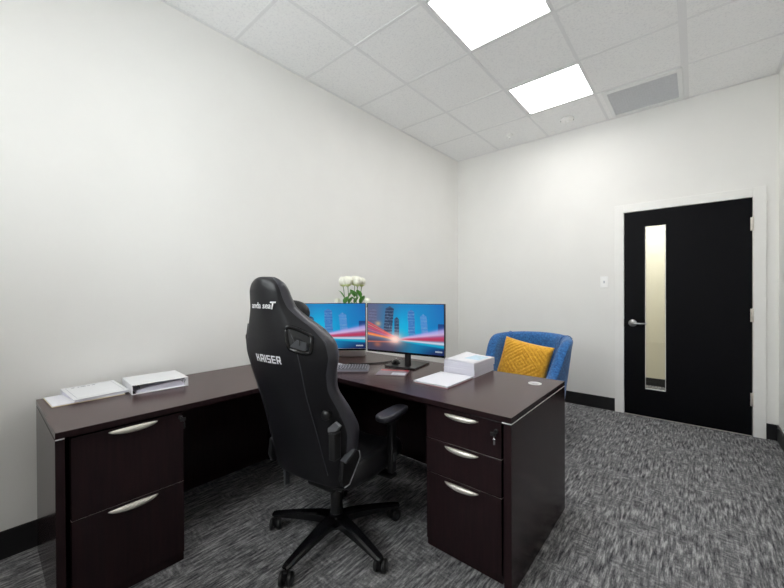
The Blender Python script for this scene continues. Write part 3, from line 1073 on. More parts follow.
# ------------------------------------------------------------------ roses in a vase
vx, vy = 0.375, -2.385
vs = thing('flower_planter', 'white oval planter behind the monitors holding the white roses', 'planter', (vx, vy, Z1 + 0.0005), radians(40.5))
def oval(rx_, ry_, z_, n_=36):
    return [(rx_ * (abs(cos(a_)) ** 0.7) * (1 if cos(a_) > 0 else -1), ry_ * (abs(sin(a_)) ** 0.7) * (1 if sin(a_) > 0 else -1), z_) for a_ in [2 * pi * i / n_ for i in range(n_)]]
q = MB()
q.loft([oval(0.105, 0.045, 0.0), oval(0.118, 0.055, 0.010), oval(0.122, 0.060, 0.10), oval(0.126, 0.064, 0.19), oval(0.120, 0.058, 0.19), oval(0.116, 0.054, 0.10), oval(0.110, 0.048, 0.02)])
q.build('pot', M['white_plastic'], vs)
q = MB()
q.loft([oval(0.108, 0.046, 0.021), oval(0.1155, 0.0535, 0.17)])
q.build('potting_foam', M['stem'], vs)
def rose(x, y, ztop, size, label, leaves=2, seed=0):
    rr = random.Random(seed)
    t = thing('white_rose', label, 'rose', (vx + (x) * 0.6, vy + y * 0.6, Z1 + 0.175), rr.uniform(0, 6), 'white roses in the planter')
    T = Matrix.Rotation(-t.rotation_euler[2], 4, 'Z')
    top = T @ Vector((x * 0.4, y * 0.4, ztop - Z1 - 0.175))
    base = T @ Vector((0, 0, 0))
    mid = T @ Vector((x * 0.15, y * 0.15, (ztop - Z1 - 0.175) * 0.5))
    hb = top - Vector((0, 0, size * 1.2))
    MB().tube(smooth_pts([base, mid, hb], 6), 0.0028, 7).build('stem', M['stem'], t)
    # head: cup of layered petals
    p = MB()
    def petal(ang, rad, hh, wd, lean, z_off):
        n_, m_ = 5, 6
        rows_ = []
        for i in range(n_ + 1):
            v_ = i / n_
            row_ = []
            for j in range(m_ + 1):
                u = -1 + 2 * j / m_
                r_ = rad * (0.30 + 0.78 * sin(pi * (0.04 + 0.72 * v_)) * (1.0 - 0.25 * v_)) + lean * v_ ** 3
                a2 = ang + u * wd * (0.55 + 0.45 * sin(v_ * pi))
                z_ = z_off + hh * (v_ - 0.12 * u * u * v_)
                row_.append(p.bm.verts.new(hb + Vector((r_ * cos(a2), r_ * sin(a2), z_))))
            rows_.append(row_)
        for i in range(n_):
            for j in range(m_):
                fa = p.bm.faces.new([rows_[i][j], rows_[i][j + 1], rows_[i + 1][j + 1], rows_[i + 1][j]])
                fa.smooth = True
    for layer, (cnt, rad, hh, lean) in enumerate(((3, 0.20, 1.22, 0.0), (4, 0.34, 1.25, 0.0), (5, 0.46, 1.18, 0.03), (5, 0.56, 1.02, 0.10))):
        for k_ in range(cnt):
            petal(2 * pi * k_ / cnt + layer * 0.7 + rr.uniform(-.1, .1), rad * size, hh * size, 0.95, lean * size, 0)
    ph = p.build('petals', M['petal'], t)
    so = ph.modifiers.new('thickness', 'SOLIDIFY')
    so.thickness = 0.0012
    MB().lathe([(0.0005, -0.008), (0.008, -0.004), (0.45 * size, size * 0.16), (0.40 * size, size * 0.20), (0.0005, size * 0.12)], tuple(hb), 14).build('calyx', M['sepal'], t)
    for k_ in range(leaves):
        f_ = 0.50 + 0.13 * k_
        pb = base.lerp(hb, f_)
        a2 = rr.uniform(0, 2 * pi)
        dv = Vector((cos(a2), sin(a2), 0))
        sd_ = Vector((-sin(a2), cos(a2), 0))
        lf = MB()
        L_ = rr.uniform(0.085, 0.12)
        n_ = 8
        prev = None
        for i in range(n_ + 1):
            u = i / n_
            w_ = 0.027 * sin(pi * min(1, u * 0.96 + 0.02)) ** 0.8
            cpt = pb + dv * L_ * 0.45 * u + Vector((0, 0, L_ * (0.85 * u - 0.25 * u * u)))
            tri = [lf.bm.verts.new(cpt - sd_ * w_ - dv * w_ * 0.25), lf.bm.verts.new(cpt), lf.bm.verts.new(cpt + sd_ * w_ - dv * w_ * 0.25)]
            if prev:
                for a3 in (0, 1):
                    fa = lf.bm.faces.new([prev[a3], prev[a3 + 1], tri[a3 + 1], tri[a3]])
                    fa.smooth = True
            prev = tri
        lo = lf.build('leaf', M['leaf'], t)
        so = lo.modifiers.new('thickness', 'SOLIDIFY')
        so.thickness = 0.0008
    return t
# offsets along the picture's right = (0.76, 0.65)
def off(a, dpt):
    return (0.76 * a - 0.65 * dpt, 0.65 * a + 0.76 * dpt)
spots = [(-0.070, 0.01, 1.405, 0.066, 'white rose at the left of the bouquet'),
         (-0.028, -0.02, 1.408, 0.068, 'white rose second from the left in the bouquet'),
         (0.022, 0.03, 1.412, 0.064, 'white rose in the middle of the bouquet, standing tallest'),
         (0.052, -0.02, 1.406, 0.066, 'white rose second from the right in the bouquet'),
         (0.082, 0.02, 1.398, 0.060, 'white rose at the right of the bouquet'),
         (-0.120, 0.02, 1.225, 0.046, 'small low white rose peeping over the left monitor'),
         (0.130, 0.01, 1.228, 0.046, 'small low white rose above the gap between the monitors')]
for i, (a_, d_, z_, s_z, lb) in enumerate(spots):
    x_, y_ = off(a_, d_)
    rose(x_, y_, z_, s_z, lb, leaves=3 if i < 5 else 1, seed=20 + i)

# ------------------------------------------------------------------ armchair
ac = thing('armchair', 'blue tweed tub armchair with a yellow cushion behind the desk', 'armchair', (1.355, -1.20, 0), radians(180 - 6))
# local +y = front
def tub_ring(s):
    """s in [-1,1] from right-front tip round the back to left-front tip; returns centre, outward normal, top height"""
    R = 0.238
    a_ = s * 2.25
    straight = 0.0
    t_abs = abs(s)
    if t_abs < 0.62:
        th = s / 0.62 * (pi / 2)
        cx = R * sin(th) * 1.08
        cy = -0.05 - 0.27 * cos(th) ** 0.8 if cos(th) > 0 else -0.05
        nrm = Vector((sin(th), -cos(th), 0))
    else:
        k_ = (t_abs - 0.62) / 0.38
        sg = 1 if s > 0 else -1
        cx = sg * (R * 1.08 + 0.0 * k_)
        cy = -0.05 + 0.33 * k_
        nrm = Vector((sg, 0, 0))
    if t_abs < 0.56:
        h = 0.880 - 0.02 * (t_abs / 0.56) ** 2
    else:
        k_ = clampf((t_abs - 0.56) / 0.30)
        k_ = k_ * k_ * (3 - 2 * k_)
        h = 0.860 - 0.285 * k_
    return Vector((cx, cy, 0)), nrm, h
rings = []
NS = 44
for i in range(NS + 1):
    s = -1 + 2 * i / NS
    c_, n_, h_ = tub_ring(s)
    th0, th1 = 0.040, 0.052
    prof = []
    z0 = 0.20
    def flare(z):
        return 0.085 * ((z - 0.2) / 0.68) ** 1.0
    for q_ in range(6):        # outside going up
        z = z0 + (h_ - 0.05 - z0) * q_ / 5
        prof.append((th0 + flare(z), z))
    for q_ in range(1, 6):
        a_ = pi * q_ / 6
        prof.append((flare(h_) + th1 * cos(a_) * 0.95, h_ - 0.05 + 0.05 * sin(a_)))
    for q_ in range(6):
        z = h_ - 0.05 - (h_ - 0.05 - z0) * q_ / 5
        prof.append((-th0 + flare(z) - 0.01, z))
    rings.append([c_ + n_ * o_ + Vector((0, 0, z)) for o_, z in prof])
m = MB()
m.loft(rings)
m.build('backrest', M['blue'], ac, subsurf=1)
# piping seams between back and wings
for s in (-0.36, 0.36):
    c_, n_, h_ = tub_ring(s)
    pts = []
    for q_ in range(12):
        z = 0.45 + (h_ - 0.05 - 0.45) * q_ / 11
        pts.append(c_ + n_ * (-0.052 + 0.085 * ((z - 0.2) / 0.68)) + Vector((0, 0, z)))
    for q_ in range(1, 7):
        a_ = pi * (1 - q_ / 7)
        pts.append(c_ + n_ * (0.085 * ((h_ - 0.2) / 0.68) + 0.054 * cos(a_)) + Vector((0, 0, h_ - 0.05 + 0.053 * sin(a_))))
    MB().tube(pts, 0.004, 6).build('piping', M['blue'], ac)
MB().box(-0.24, 0.24, -0.26, 0.28, 0.16, 0.30, bev=0.02).build('seat_base', M['blue'], ac)
MB().box(-0.228, 0.228, -0.24, 0.30, 0.301, 0.43, bev=0.035, seg=4).build('seat', M['blue'], ac)
for sx in (-1, 1):
    for sy in (-1, 1):
        MB().cyl((sx * 0.215, sy * 0.215, 0.0), 0.016, 0.16, 14, r2=0.026).build('leg', M['wood_leg'], ac)

# cushion
cu = MB()
n = 72
S = 0.215
fr_, bk_ = [], []
def bulge(u, v_):
    return 0.068 * (max(0, (1 - u ** 4)) * max(0, (1 - v_ ** 4))) ** 0.5
def cable_knit(u, v_):
    r_ = abs(u) + abs(v_)
    k_ = 0.0
    dmt = r_ * 5.2
    ridge = abs((dmt % 1.0) - 0.5) * 2
    k_ += 0.006 * (1 - ridge)
    k_ += 0.003 * sin(u * 60 + 6 * sin(v_ * 30)) * sin(v_ * 60)
    if 0.40 < r_ < 0.78:
        k_ += 0.005 * abs(sin((u - v_) * 26)) * abs(sin((u + v_) * 8.0))
    return k_
for side in (1, -1):
    rows = []
    for i in range(n + 1):
        row = []
        for j in range(n + 1):
            u, v_ = -1 + 2 * i / n, -1 + 2 * j / n
            pin = 1 - 0.06 * (1 - v_ * v_) * (abs(u) ** 2)
            pin2 = 1 - 0.06 * (1 - u * u) * (abs(v_) ** 2)
            y = side * (bulge(u, v_) + (cable_knit(u, v_) if side > 0 else 0) * max(0, 1 - max(abs(u), abs(v_)) ** 8))
            row.append(cu.bm.verts.new((u * S * 1.1 * pin, y, v_ * S * 0.97 * pin2)))
        rows.append(row)
    for i in range(n):
        for j in range(n):
            fa = cu.bm.faces.new([rows[i][j], rows[i + 1][j], rows[i + 1][j + 1], rows[i][j + 1]])
            fa.smooth = True
bmesh.ops.remove_doubles(cu.bm, verts=list(cu.bm.verts), dist=0.0001)
co = cu.build('cushion', M['yellow'])
tag(co, 'mustard yellow knitted square cushion leaning in the blue armchair', 'cushion')
# world placement of the cushion: leaning against the back, tipped a little
acm = Matrix.Translation(ac.location) @ Matrix.Rotation(ac.rotation_euler[2], 4, 'Z')
cm = acm @ Matrix.Translation((0.02, -0.045, 0.615)) @ Matrix.Rotation(radians(17), 4, 'X') @ Matrix.Rotation(radians(-8), 4, 'Y')
co.matrix_world = cm

# ------------------------------------------------------------------ office gaming chair
gc = thing('office_chair', 'black leather racing-style office chair with white lettering, its back to the camera', 'chair', (1.106, -3.183, 0), radians(8))
# profile levels: z, rear y at centre, wc (half centre panel), W (half width), F (wing forward sweep), b (bolster depth), T (centre thickness)
LV = [
 (0.400, -0.240, 0.160, 0.205, 0.020, 0.060, 0.080),
 (0.440, -0.250, 0.170, 0.228, 0.035, 0.075, 0.095),
 (0.560, -0.285, 0.165, 0.248, 0.065, 0.095, 0.105),
 (0.660, -0.312, 0.160, 0.255, 0.095, 0.105, 0.110),
 (0.760, -0.343, 0.155, 0.248, 0.080, 0.090, 0.115),
 (0.860, -0.376, 0.156, 0.232, 0.058, 0.075, 0.115),
 (0.940, -0.400, 0.162, 0.246, 0.058, 0.078, 0.110),
 (1.010, -0.420, 0.164, 0.266, 0.072, 0.080, 0.105),
 (1.070, -0.432, 0.156, 0.258, 0.074, 0.080, 0.100),
 (1.125, -0.440, 0.134, 0.210, 0.066, 0.076, 0.098),
 (1.172, -0.447, 0.114, 0.158, 0.040, 0.066, 0.095),
 (1.212, -0.454, 0.098, 0.118, 0.024, 0.062, 0.092),
 (1.255, -0.462, 0.090, 0.105, 0.018, 0.060, 0.088),
 (1.290, -0.467, 0.084, 0.098, 0.016, 0.056, 0.082),
 (1.315, -0.468, 0.070, 0.083, 0.015, 0.048, 0.072),
 (1.333, -0.466, 0.050, 0.060, 0.012, 0.034, 0.056),
 (1.343, -0.459, 0.026, 0.033, 0.008, 0.018, 0.036),
]
def lv(z):
    z = clampf(z, LV[0][0], LV[-1][0])
    for a_, b_ in zip(LV, LV[1:]):
        if z <= b_[0]:
            t_ = (z - a_[0]) / (b_[0] - a_[0])
            return [a_[i] * (1 - t_) + b_[i] * t_ for i in range(7)]
    return list(LV[-1])
def rear(x, z):
    _, yc, wc, W_, F_, b_, T_ = lv(z)
    ax = abs(x)
    if ax <= wc:
        return yc + 0.016 * (ax / wc) ** 2
    return yc + 0.016 + (ax - wc) / (W_ - wc) * F_
def ring_at(z):
    _, yc, wc, W_, F_, b_, T_ = lv(z)
    half = []
    for k_ in (0.35, 0.7, 0.95, 1.05):
        if k_ < 1:
            half.append((wc * k_, yc + 0.016 * k_ * k_))
        else:
            half.append((wc + (W_ - wc) * 0.12, yc + 0.016 + F_ * 0.12))
    half.append((wc + (W_ - wc) * 0.55, yc + 0.016 + F_ * 0.55))
    half.append((W_ - 0.004, yc + 0.016 + F_ - 0.004))
    half.append((W_ + 0.004, yc + 0.016 + F_ + 0.012))
    half.append((W_ + 0.010, yc + 0.016 + F_ + b_ * 0.45))
    half.append((W_ - 0.006, yc + 0.016 + F_ + b_ * 0.90))
    half.append((W_ - 0.035, yc + 0.016 + F_ + b_ * 1.05))
    half.append((W_ - 0.065 * min(1, W_ / 0.2), yc + 0.016 + F_ * 0.9 + b_ * 0.80))
    xi = max(0.03, W_ - 0.085) * 0.92
    half.append((xi, yc + max(T_, 0.02)))
    half.append((xi * 0.5, yc + T_))
    pts = [(x_, y_) for x_, y_ in half]
    full = [(0, yc)] + pts + [(0, yc + T_)] + [(-x_, y_) for x_, y_ in reversed(pts)]
    return [(x_, y_, z) for x_, y_ in full]
zs = []
for a_, b_ in zip(LV, LV[1:]):
    zs += [a_[0], (a_[0] + b_[0]) / 2]
zs.append(LV[-1][0])
m = MB()
m.use(M['leather'])
m.use(M['leather_sheen'])
m.use(M['leather'])
vr = m.loft([ring_at(z) for z in zs])
NP = len(ring_at(1.0))
sharp = (6, NP - 6)
m.bm.verts.index_update()
m.bm.faces.ensure_lookup_table()
# bolster faces get the smoother leather, greyed to paint in caught light
side_idx = set(range(6, 11)) | set(range(NP - 11, NP - 6))
inv = {}
for r_i, r_ in enumerate(vr):
    for i, v_ in enumerate(r_):
        inv[v_] = i
for fa in m.bm.faces:
    if len(fa.verts) == 4:
        ids = [inv[v_] for v_ in fa.verts]
        if all(6 <= i <= 11 for i in ids) or all(NP - 11 <= i <= NP - 6 for i in ids):
            fa.material_index = 1
cl = m.bm.edges.layers.float.get('crease_edge') or m.bm.edges.layers.float.new('crease_edge')
for r_a, r_b in zip(vr, vr[1:]):
    for i in (6, NP - 6):
        e_ = m.bm.edges.get((r_a[i], r_b[i]))
        if e_:
            e_[cl] = 0.8
backrest = m.build('backrest', None, gc, subsurf=2)
# piping along rear edge of the bolsters
for sg in (1, -1):
    pts = []
    for z in zs[1:-1]:
        _, yc, wc, W_, F_, b_, T_ = lv(z)
        pts.append((sg * (W_ - 0.007), yc + 0.016 + F_ - 0.001, z))
    MB().tube(smooth_pts(pts, 3), 0.0035, 6).build('piping', M['leather_sheen'], backrest)
# centre panel seams
for sg in (1, -1):
    pts = []
    for i in range(34):
        z = 0.47 + (1.14 - 0.47) * i / 33
        wc = lv(z)[2]
        pts.append((sg * wc * 1.0, rear(wc, z) - 0.0005, z))
    MB().tube(pts, 0.0022, 5).build('seam', M['leather_sheen'], backrest)
# wing openings with frames
for sg in (1, -1):
    outl = [(0.120, 1.128), (0.138, 1.136), (0.192, 1.108), (0.208, 1.088), (0.206, 1.044), (0.194, 1.030), (0.144, 1.044), (0.126, 1.058)]
    # smooth closed outline
    P = [Vector((x_, 0, z)) for x_, z in outl]
    loop = []
    N_ = len(P)
    for i in range(N_):
        p0, p1, p2, p3 = P[i - 1], P[i], P[(i + 1) % N_], P[(i + 2) % N_]
        for k_ in range(6):
            t_ = k_ / 6
            loop.append(0.5 * ((2 * p1) + (-p0 + p2) * t_ + (2 * p0 - 5 * p1 + 4 * p2 - p3) * t_ ** 2 + (-p0 + 3 * p1 - 3 * p2 + p3) * t_ ** 3))
    pts = [Vector((sg * (p.x - (0 if sg > 0 else 0.012)), rear(p.x, p.z) - 0.001, p.z)) for p in loop]
    pts.append(pts[0])
    MB().tube([p + Vector((0, 0 if sg > 0 else 0.006, 0)) for p in pts], 0.0088 if sg > 0 else 0.003, 8).build('wing_frame', M['gloss_black'], backrest)
    cen = sum((p for p in loop), Vector()) / len(loop)
    d_ = MB()
    grid = []
    for k_ in (1.0, 0.66, 0.33):
        ring = []
        for p in loop:
            pp = cen + (p - cen) * k_
            ring.append(Vector((sg * (pp.x - (0 if sg > 0 else 0.012)), rear(pp.x, pp.z) - (0.0035 if sg > 0 else -0.004), pp.z)))
        grid.append(ring)
    d_.loft(grid, caps=False, smooth=False)
    vs_ = [d_.bm.verts.new(Vector((sg * (cen.x + (p.x - cen.x) * 0.3299), rear(cen.x, cen.z) - (0.0036 if sg > 0 else -0.0039), cen.z + (p.z - cen.z) * 0.3299))) for p in loop]
    d_.bm.faces.new(vs_)
    d_.build('wing_opening', mat('opening_black_%d' % sg, rgb(12, 12, 14), 0.5, noise=0.05), backrest)
    # diagonal inner strut with grey sheen
    def on(x_, z_, dy=0.0):
        return Vector((sg * (x_ - (0 if sg > 0 else 0.012)), rear(x_, z_) - 0.006 - dy, z_))
    w_ = MB()
    quad = [(0.138, 1.060), (0.165, 1.086), (0.197, 1.074), (0.198, 1.048), (0.190, 1.042)]
    w_.poly_prism([on(a_, b_, 0.0 if sg > 0 else -0.009) for a_, b_ in quad], (0, -0.004 if sg > 0 else -0.001, 0))
    w_.build('wing_strut', M['grey_plastic'], backrest)

# lettering
def text_part(body, size, name, zc, xc, shear=0.0, bold=0.0, big_last=False, spacing=1.0):
    cu_ = bpy.data.curves.new(name, 'FONT')
    cu_.body = body
    cu_.size = size
    cu_.align_x = 'CENTER'
    cu_.align_y = 'CENTER'
    cu_.shear = shear
    cu_.offset = bold
    cu_.space_character = spacing
    cu_.resolution_u = 3
    tmp = bpy.data.objects.new(name + '_curve', cu_)
    COL.objects.link(tmp)
    bpy.context.view_layer.update()
    dg = bpy.context.evaluated_depsgraph_get()
    me = bpy.data.meshes.new_from_object(tmp.evaluated_get(dg))
    bpy.data.objects.remove(tmp)
    bpy.data.curves.remove(cu_)
    bm = bmesh.new()
    bm.from_mesh(me)
    bmesh.ops.triangulate(bm, faces=list(bm.faces))
    for _ in range(2):
        bmesh.ops.subdivide_edges(bm, edges=[e_ for e_ in bm.edges if e_.calc_length() > 0.02], cuts=1)
    bmesh.ops.triangulate(bm, faces=list(bm.faces))
    for v_ in bm.verts:
        x_, z_ = v_.co.x + xc, v_.co.y + zc
        v_.co = Vector((x_, rear(x_, z_) - 0.0035, z_))
    bm.to_mesh(me)
    bm.free()
    me.materials.clear()
    me.materials.append(M['stitch'])
    me.name = name
    o = bpy.data.objects.new(name, me)
    COL.objects.link(o)
    o.parent = backrest
    so = o.modifiers.new('thickness', 'SOLIDIFY')
    so.thickness = 0.0012
    return o
TEXTS = []
# block capitals K A I S E R drawn as strokes
def block_word():
    m_ = MB()
    sw_ = 0.0058
    h = 0.028
    def st_(pts):
        for (x0_, z0_), (x1_, z1_) in zip(pts, pts[1:]):
            dx_, dz_ = x1_ - x0_, z1_ - z0_
            L_ = sqrt(dx_ * dx_ + dz_ * dz_)
            nx_, nz_ = -dz_ / L_ * sw_ / 2, dx_ / L_ * sw_ / 2
            ex, ez = dx_ / L_ * sw_ * 0.45, dz_ / L_ * sw_ * 0.45
            x0_, z0_, x1_, z1_ = x0_ - ex, z0_ - ez, x1_ + ex, z1_ + ez
            quad = [(x0_ + nx_, z0_ + nz_), (x1_ + nx_, z1_ + nz_), (x1_ - nx_, z1_ - nz_), (x0_ - nx_, z0_ - nz_)]
            P_ = []
            for a_, b_ in quad:
                X_, Z_ = a_ + KX, b_ + KZ
                P_.append(Vector((X_, rear(X_, Z_) - 0.0042, Z_)))
            m_.poly_prism(P_, (0, -0.0008, 0))
    w = 0.0175
    p = 0.0300
    letters = [
        [[(0, 0), (0, h)], [(0, h * .5), (w * .75, h * .5), (w * .75, h)], [(w * .75, h * .5), (w, h * .3), (w, 0)]],
        [[(0, 0), (0, h), (w, h), (w, 0)], [(0, h * .4), (w, h * .4)]],
        [[(0, 0), (0, h)]],
        [[(w, h), (0, h), (0, h * .5), (w, h * .5), (w, 0), (0, 0)]],
        [[(w, h), (0, h), (0, 0), (w, 0)], [(0, h * .5), (w, h * .5)]],
        [[(0, 0), (0, h), (w, h), (w, h * .45), (0, h * .45)], [(w * .5, h * .45), (w, 0)]],
    ]
    x = 0
    total = p * 5 + w - 0.017
    for i, L_ in enumerate(letters):
        for s__ in L_:
            st_([(x + a_ - total / 2, b_ - h / 2) for a_, b_ in s__])
        x += p if i != 2 else p - 0.017
    return m_.build('lettering', M['stitch'], backrest)
KX, KZ = -0.006, 0.995
block_word()
text_part('anda sea', 0.036, 'lettering', 1.222, -0.006, shear=0.25, bold=0.0004, spacing=0.99)
text_part('T', 0.043, 'lettering', 1.222, 0.060, shear=0.35, bold=0.0011)

# head pillow
hp = MB()
rings = []
for i in range(13):
    u = -1 + 2 * i / 12
    k_ = max(0.05, (1 - abs(u) ** 3.2)) ** 0.5
    x_ = u * 0.128
    rings.append([(x_, -0.318 + 0.055 * k_ * cos(a_), 1.185 + 0.060 * k_ * sin(a_)) for a_ in [2 * pi * q_ / 16 for q_ in range(16)]])
hp.loft(rings)
hp.build('head_pillow', M['leather'], gc, subsurf=1)

# seat
st = MB()
rings = []
for i in range(11):
    u = i / 10
    y = -0.20 + 0.52 * u
    wv = 0.235 + 0.03 * sin(pi * min(1, u * 1.1))
    zb = 0.362
    bol = 0.055 * (1 - 0.35 * u)
    ring = [(0, y, zb), (wv * 0.7, y, zb), (wv, y, zb + 0.02), (wv + 0.012, y, zb + 0.06), (wv - 0.01, y, zb + 0.085 + bol * 0.6), (wv - 0.045, y, zb + 0.088 + bol * 0.75),
            (wv - 0.085, y, zb + 0.085), (wv * 0.3, y, zb + 0.078), (0, y, zb + 0.076)]
    ring = ring + [(-a_, b_, c__) for a_, b_, c__ in reversed(ring[1:-1])]
    if i in (0, 10):
        ring = [(a_ * 0.94, b_, zb + 0.04 + (c__ - zb - 0.04) * 0.7) for a_, b_, c__ in ring]
    rings.append(ring)
st.use(M['leather'])
st.loft(rings)
st.build('seat', None, gc, subsurf=2)
MB().box(-0.17, 0.17, -0.15, 0.20, 0.345, 0.361, bev=0.006).build('seat_frame', M['black_plastic'], gc)
mech = MB()
mech.box(-0.09, 0.09, -0.12, 0.12, 0.300, 0.344, bev=0.01)
mech.build('tilt_mechanism', M['black_plastic'], gc)
lv_ = MB()
lv_.tube([(-0.05, -0.05, 0.325), (-0.13, -0.09, 0.328), (-0.205, -0.12, 0.345)], 0.006, 8)
lv_.box(-0.232, -0.218, -0.150, -0.118, 0.268, 0.372, bev=0.004)
lv_.tube([(-0.205, -0.12, 0.345), (-0.225, -0.13, 0.345)], 0.006, 8)
lv_.build('tilt_lever', M['grey_plastic'], gc)
# side brackets (hinge covers)
for sg in (1, -1):
    br = MB()
    xo = 0.238 if sg > 0 else -0.200
    prof = [(-0.245, 0.550), (-0.175, 0.580), (-0.135, 0.560), (-0.130, 0.530), (-0.205, 0.440), (-0.24, 0.440), (-0.255, 0.475)]
    br.poly_prism([(xo, y_, z_) for y_, z_ in prof], (sg * 0.022, 0, 0))
    bo = br.build('side_bracket', M['black_plastic'], gc)
    bv = bo.modifiers.new('bevel', 'BEVEL')
    bv.width = 0.004
    bv.segments = 2
    tr = MB()
    edge = [(-0.24, 0.440), (-0.205, 0.440), (-0.130, 0.530), (-0.135, 0.560)]
    tr.tube([(xo + sg * 0.022, y_, z_) for y_, z_ in edge], 0.0028, 6)
    tr.build('bracket_trim', M['grey_metal'], bo)
    if sg > 0:
        cp_ = MB()
        cp_.poly_prism([(xo + 0.001, -0.243, 0.554), (xo + 0.001, -0.178, 0.584), (xo + 0.032, -0.178, 0.584), (xo + 0.032, -0.243, 0.554)], (0, 0.006, -0.010))
        cp_.build('bracket_cap', M['grey_plastic'], bo)
# recline knob and lever on the right rear of the back
kb_ = MB()
kb_.lathe([(0.022, 0.0), (0.022, 0.020), (0.018, 0.026), (0.0005, 0.026)], (0.205, rear(0.205, 0.755) + 0.004, 0.757), 20, 'y')
kb_.build('lumbar_knob', M['black_plastic'], gc)
lv2 = MB()
lv2.poly_prism([(0.205, rear(0.205, .7) - 0.018, 0.680), (0.205, rear(0.205, .7) - 0.018, 0.698), (0.228, rear(0.228, .7) - 0.020, 0.722), (0.240, rear(0.240, .7) - 0.018, 0.700), (0.230, rear(0.230, .7) - 0.018, 0.682)], (0, 0.022, 0))
lv2.build('recline_lever', M['grey_metal'], gc)
lv3 = MB()
lv3.box(0.205, 0.240, -0.280, -0.235, 0.56, 0.68, bev=0.006)
lv3.build('hinge_arm', M['black_plastic'], gc)
# arm rests
for sg in (1, -1):
    ar = MB()
    ar.box(sg * 0.285 - 0.016, sg * 0.285 + 0.016, 0.075, 0.120, 0.370, 0.640, bev=0.007)
    a1, a2_ = sorted((sg * 0.12, sg * 0.30))
    ar.box(a1, a2_, 0.07, 0.125, 0.345, 0.362, bev=0.006)
    ao = ar.build('armrest', M['black_plastic'], gc)
    pdm = MB()
    prof = []
    for k_ in range(20):
        a_ = 2 * pi * k_ / 20
        cx_, sx_ = cos(a_), sin(a_)
        prof.append(((abs(cx_) ** 0.55) * (1 if cx_ > 0 else -1) * 0.042, (abs(sx_) ** 0.45) * (1 if sx_ > 0 else -1) * 0.115))
    rings = []
    for zz, sc2 in ((0.650, 0.86), (0.655, 0.97), (0.668, 1.0), (0.676, 0.97), (0.680, 0.88)):
        rings.append([(sg * 0.285 + x_ * sc2, 0.105 + y_ * (0.5 + 0.5 * sc2 if sc2 < 1 else 1), zz) for x_, y_ in prof])
    pdm.loft(rings)
    pdm.build('arm_pad', M['leather_sheen'], ao)
    MB().box(sg * 0.285 - 0.032, sg * 0.285 + 0.028, 0.03, 0.15, 0.630, 0.651, bev=0.004).build('pad_mount', M['black_plastic'], ao)
    MB().box(sg * 0.285 + sg * 0.0165 - 0.003, sg * 0.285 + sg * 0.0165 + 0.003, 0.085, 0.11, 0.43, 0.47, bev=0.001).build('height_button', M['grey_plastic'], ao)
# gas lift
gl = MB()
gl.cyl((0, 0, 0.09), 0.030, 0.16, 24)
gl.cyl((0, 0, 0.25), 0.018, 0.055, 20)
gl.build('gas_lift', M['black_plastic'], gc)
# five star base
sb = MB()
sb.lathe([(0.0005, 0.062), (0.050, 0.062), (0.056, 0.075), (0.052, 0.118), (0.036, 0.128), (0.0005, 0.128)], (0, 0, 0), 30)
angs = [radians(a_ - 8) for a_ in (-7, 65, 137, 209, 281)]
for a_ in angs:
    dv = Vector((cos(a_), sin(a_), 0))
    sd_ = Vector((-sin(a_), cos(a_), 0))
    rings = []
    for r_, w_, zt, zb in ((0.03, 0.036, 0.122, 0.078), (0.10, 0.030, 0.122, 0.080), (0.22, 0.025, 0.108, 0.076), (0.31, 0.022, 0.092, 0.070), (0.345, 0.021, 0.086, 0.068), (0.362, 0.014, 0.082, 0.070)):
        c_ = dv * r_
        rings.append([c_ + sd_ * w_ + Vector((0, 0, zb)), c_ + sd_ * w_ + Vector((0, 0, zt - 0.008)), c_ + sd_ * w_ * 0.6 + Vector((0, 0, zt)),
                      c_ - sd_ * w_ * 0.6 + Vector((0, 0, zt)), c_ - sd_ * w_ + Vector((0, 0, zt - 0.008)), c_ - sd_ * w_ + Vector((0, 0, zb))])
    sb.loft(rings, smooth=False)
star = sb.build('star_base', M['gloss_black'], gc)
MB().lathe([(0.0005, 0.134), (0.022, 0.134), (0.030, 0.128), (0.034, 0.1285)], (0, 0, 0), 20).build('hub_ring', M['grey_plastic'], star)
wa_ = [0.5, 1.9, 2.6, 0.3, -1.1]
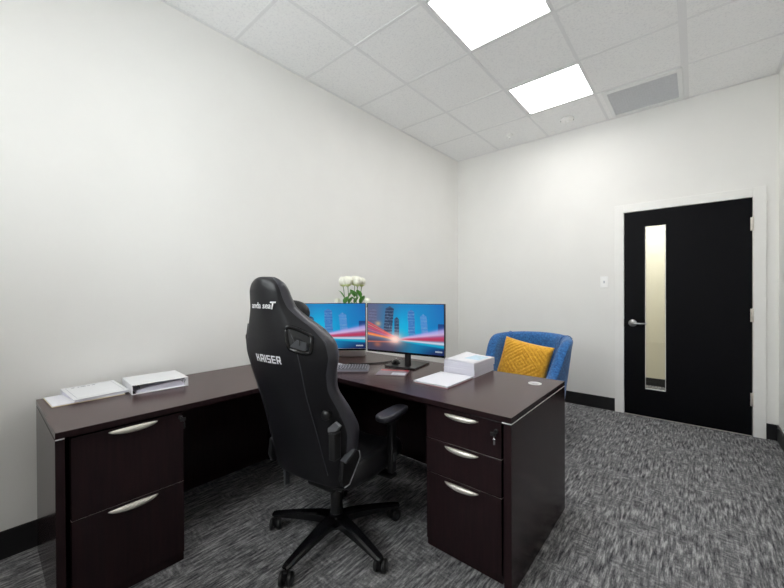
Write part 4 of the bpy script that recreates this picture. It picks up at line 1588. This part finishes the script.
for i, a_ in enumerate(angs):
    c_ = Vector((cos(a_), sin(a_), 0)) * 0.345
    tr = wa_[i] + a_
    T = Matrix.Translation(c_) @ Matrix.Rotation(tr, 4, 'Z')
    cs = MB()
    cs.use(M['black_plastic'])
    for sg in (-1, 1):
        x0_ = sg * 0.010 if sg > 0 else -0.010 - 0.018
        cs.lathe([(0.008, 0.0), (0.024, 0.0), (0.030, 0.003), (0.030, 0.015), (0.024, 0.018), (0.008, 0.018)], (x0_, 0.016, 0.0305), 26, 'x', T)
        cs.use(M['grey_plastic'])
        cs.lathe([(0.0005, 0.0), (0.0145, 0.0), (0.0145, 0.0195), (0.0005, 0.0195)], (x0_ - 0.0006, 0.016, 0.0305), 18, 'x', T)
        cs.use(M['black_plastic'])
    cs.box(-0.010, 0.010, -0.012, 0.030, 0.026, 0.064, bev=0.004, T=T)
    cs.lathe([(0.010, 0.055), (0.010, 0.072)], (0, 0, 0), 14, 'z', T)
    cs.build('caster', None, star)

# ------------------------------------------------------------------ camera
f_, yaw, pitch, roll = 354.5772, 0.7073994, -0.0056100, -0.0048186
fw = Vector((-sin(yaw) * cos(pitch), cos(yaw) * cos(pitch), sin(pitch)))
rt = Vector((cos(yaw), sin(yaw), 0))
up = rt.cross(fw)
r2 = rt * cos(roll) + up * sin(roll)
u2 = up * cos(roll) - rt * sin(roll)
cam = bpy.data.cameras.new('camera')
cam.sensor_width = 36.0
cam.lens = f_ / 784 * 36
cam.clip_start = 0.02
cob = bpy.data.objects.new('camera', cam)
COL.objects.link(cob)
Mx = Matrix.Identity(4)
for i in range(3):
    Mx[i][0], Mx[i][1], Mx[i][2] = r2[i], u2[i], -fw[i]
Mx.translation = Vector((2.5359, -4.39793, 1.27618))
cob.matrix_world = Mx
SC.camera = cob

wd = bpy.data.worlds.new('world')
SC.world = wd
wd.use_nodes = True
wd.node_tree.nodes['Background'].inputs[0].default_value = (0.62, 0.635, 0.655, 1)
wd.node_tree.nodes['Background'].inputs[1].default_value = 23.0

SC.view_settings.view_transform = 'Standard'
SC.view_settings.look = 'None'
SC.view_settings.gamma = 1
SC.view_settings.use_curve_mapping = False
SC.view_settings.exposure = -0.40
SC.cycles.max_bounces = 12
SC.cycles.diffuse_bounces = 8
SC.cycles.transmission_bounces = 8
SC.cycles.caustics_reflective = False
SC.cycles.caustics_refractive = False
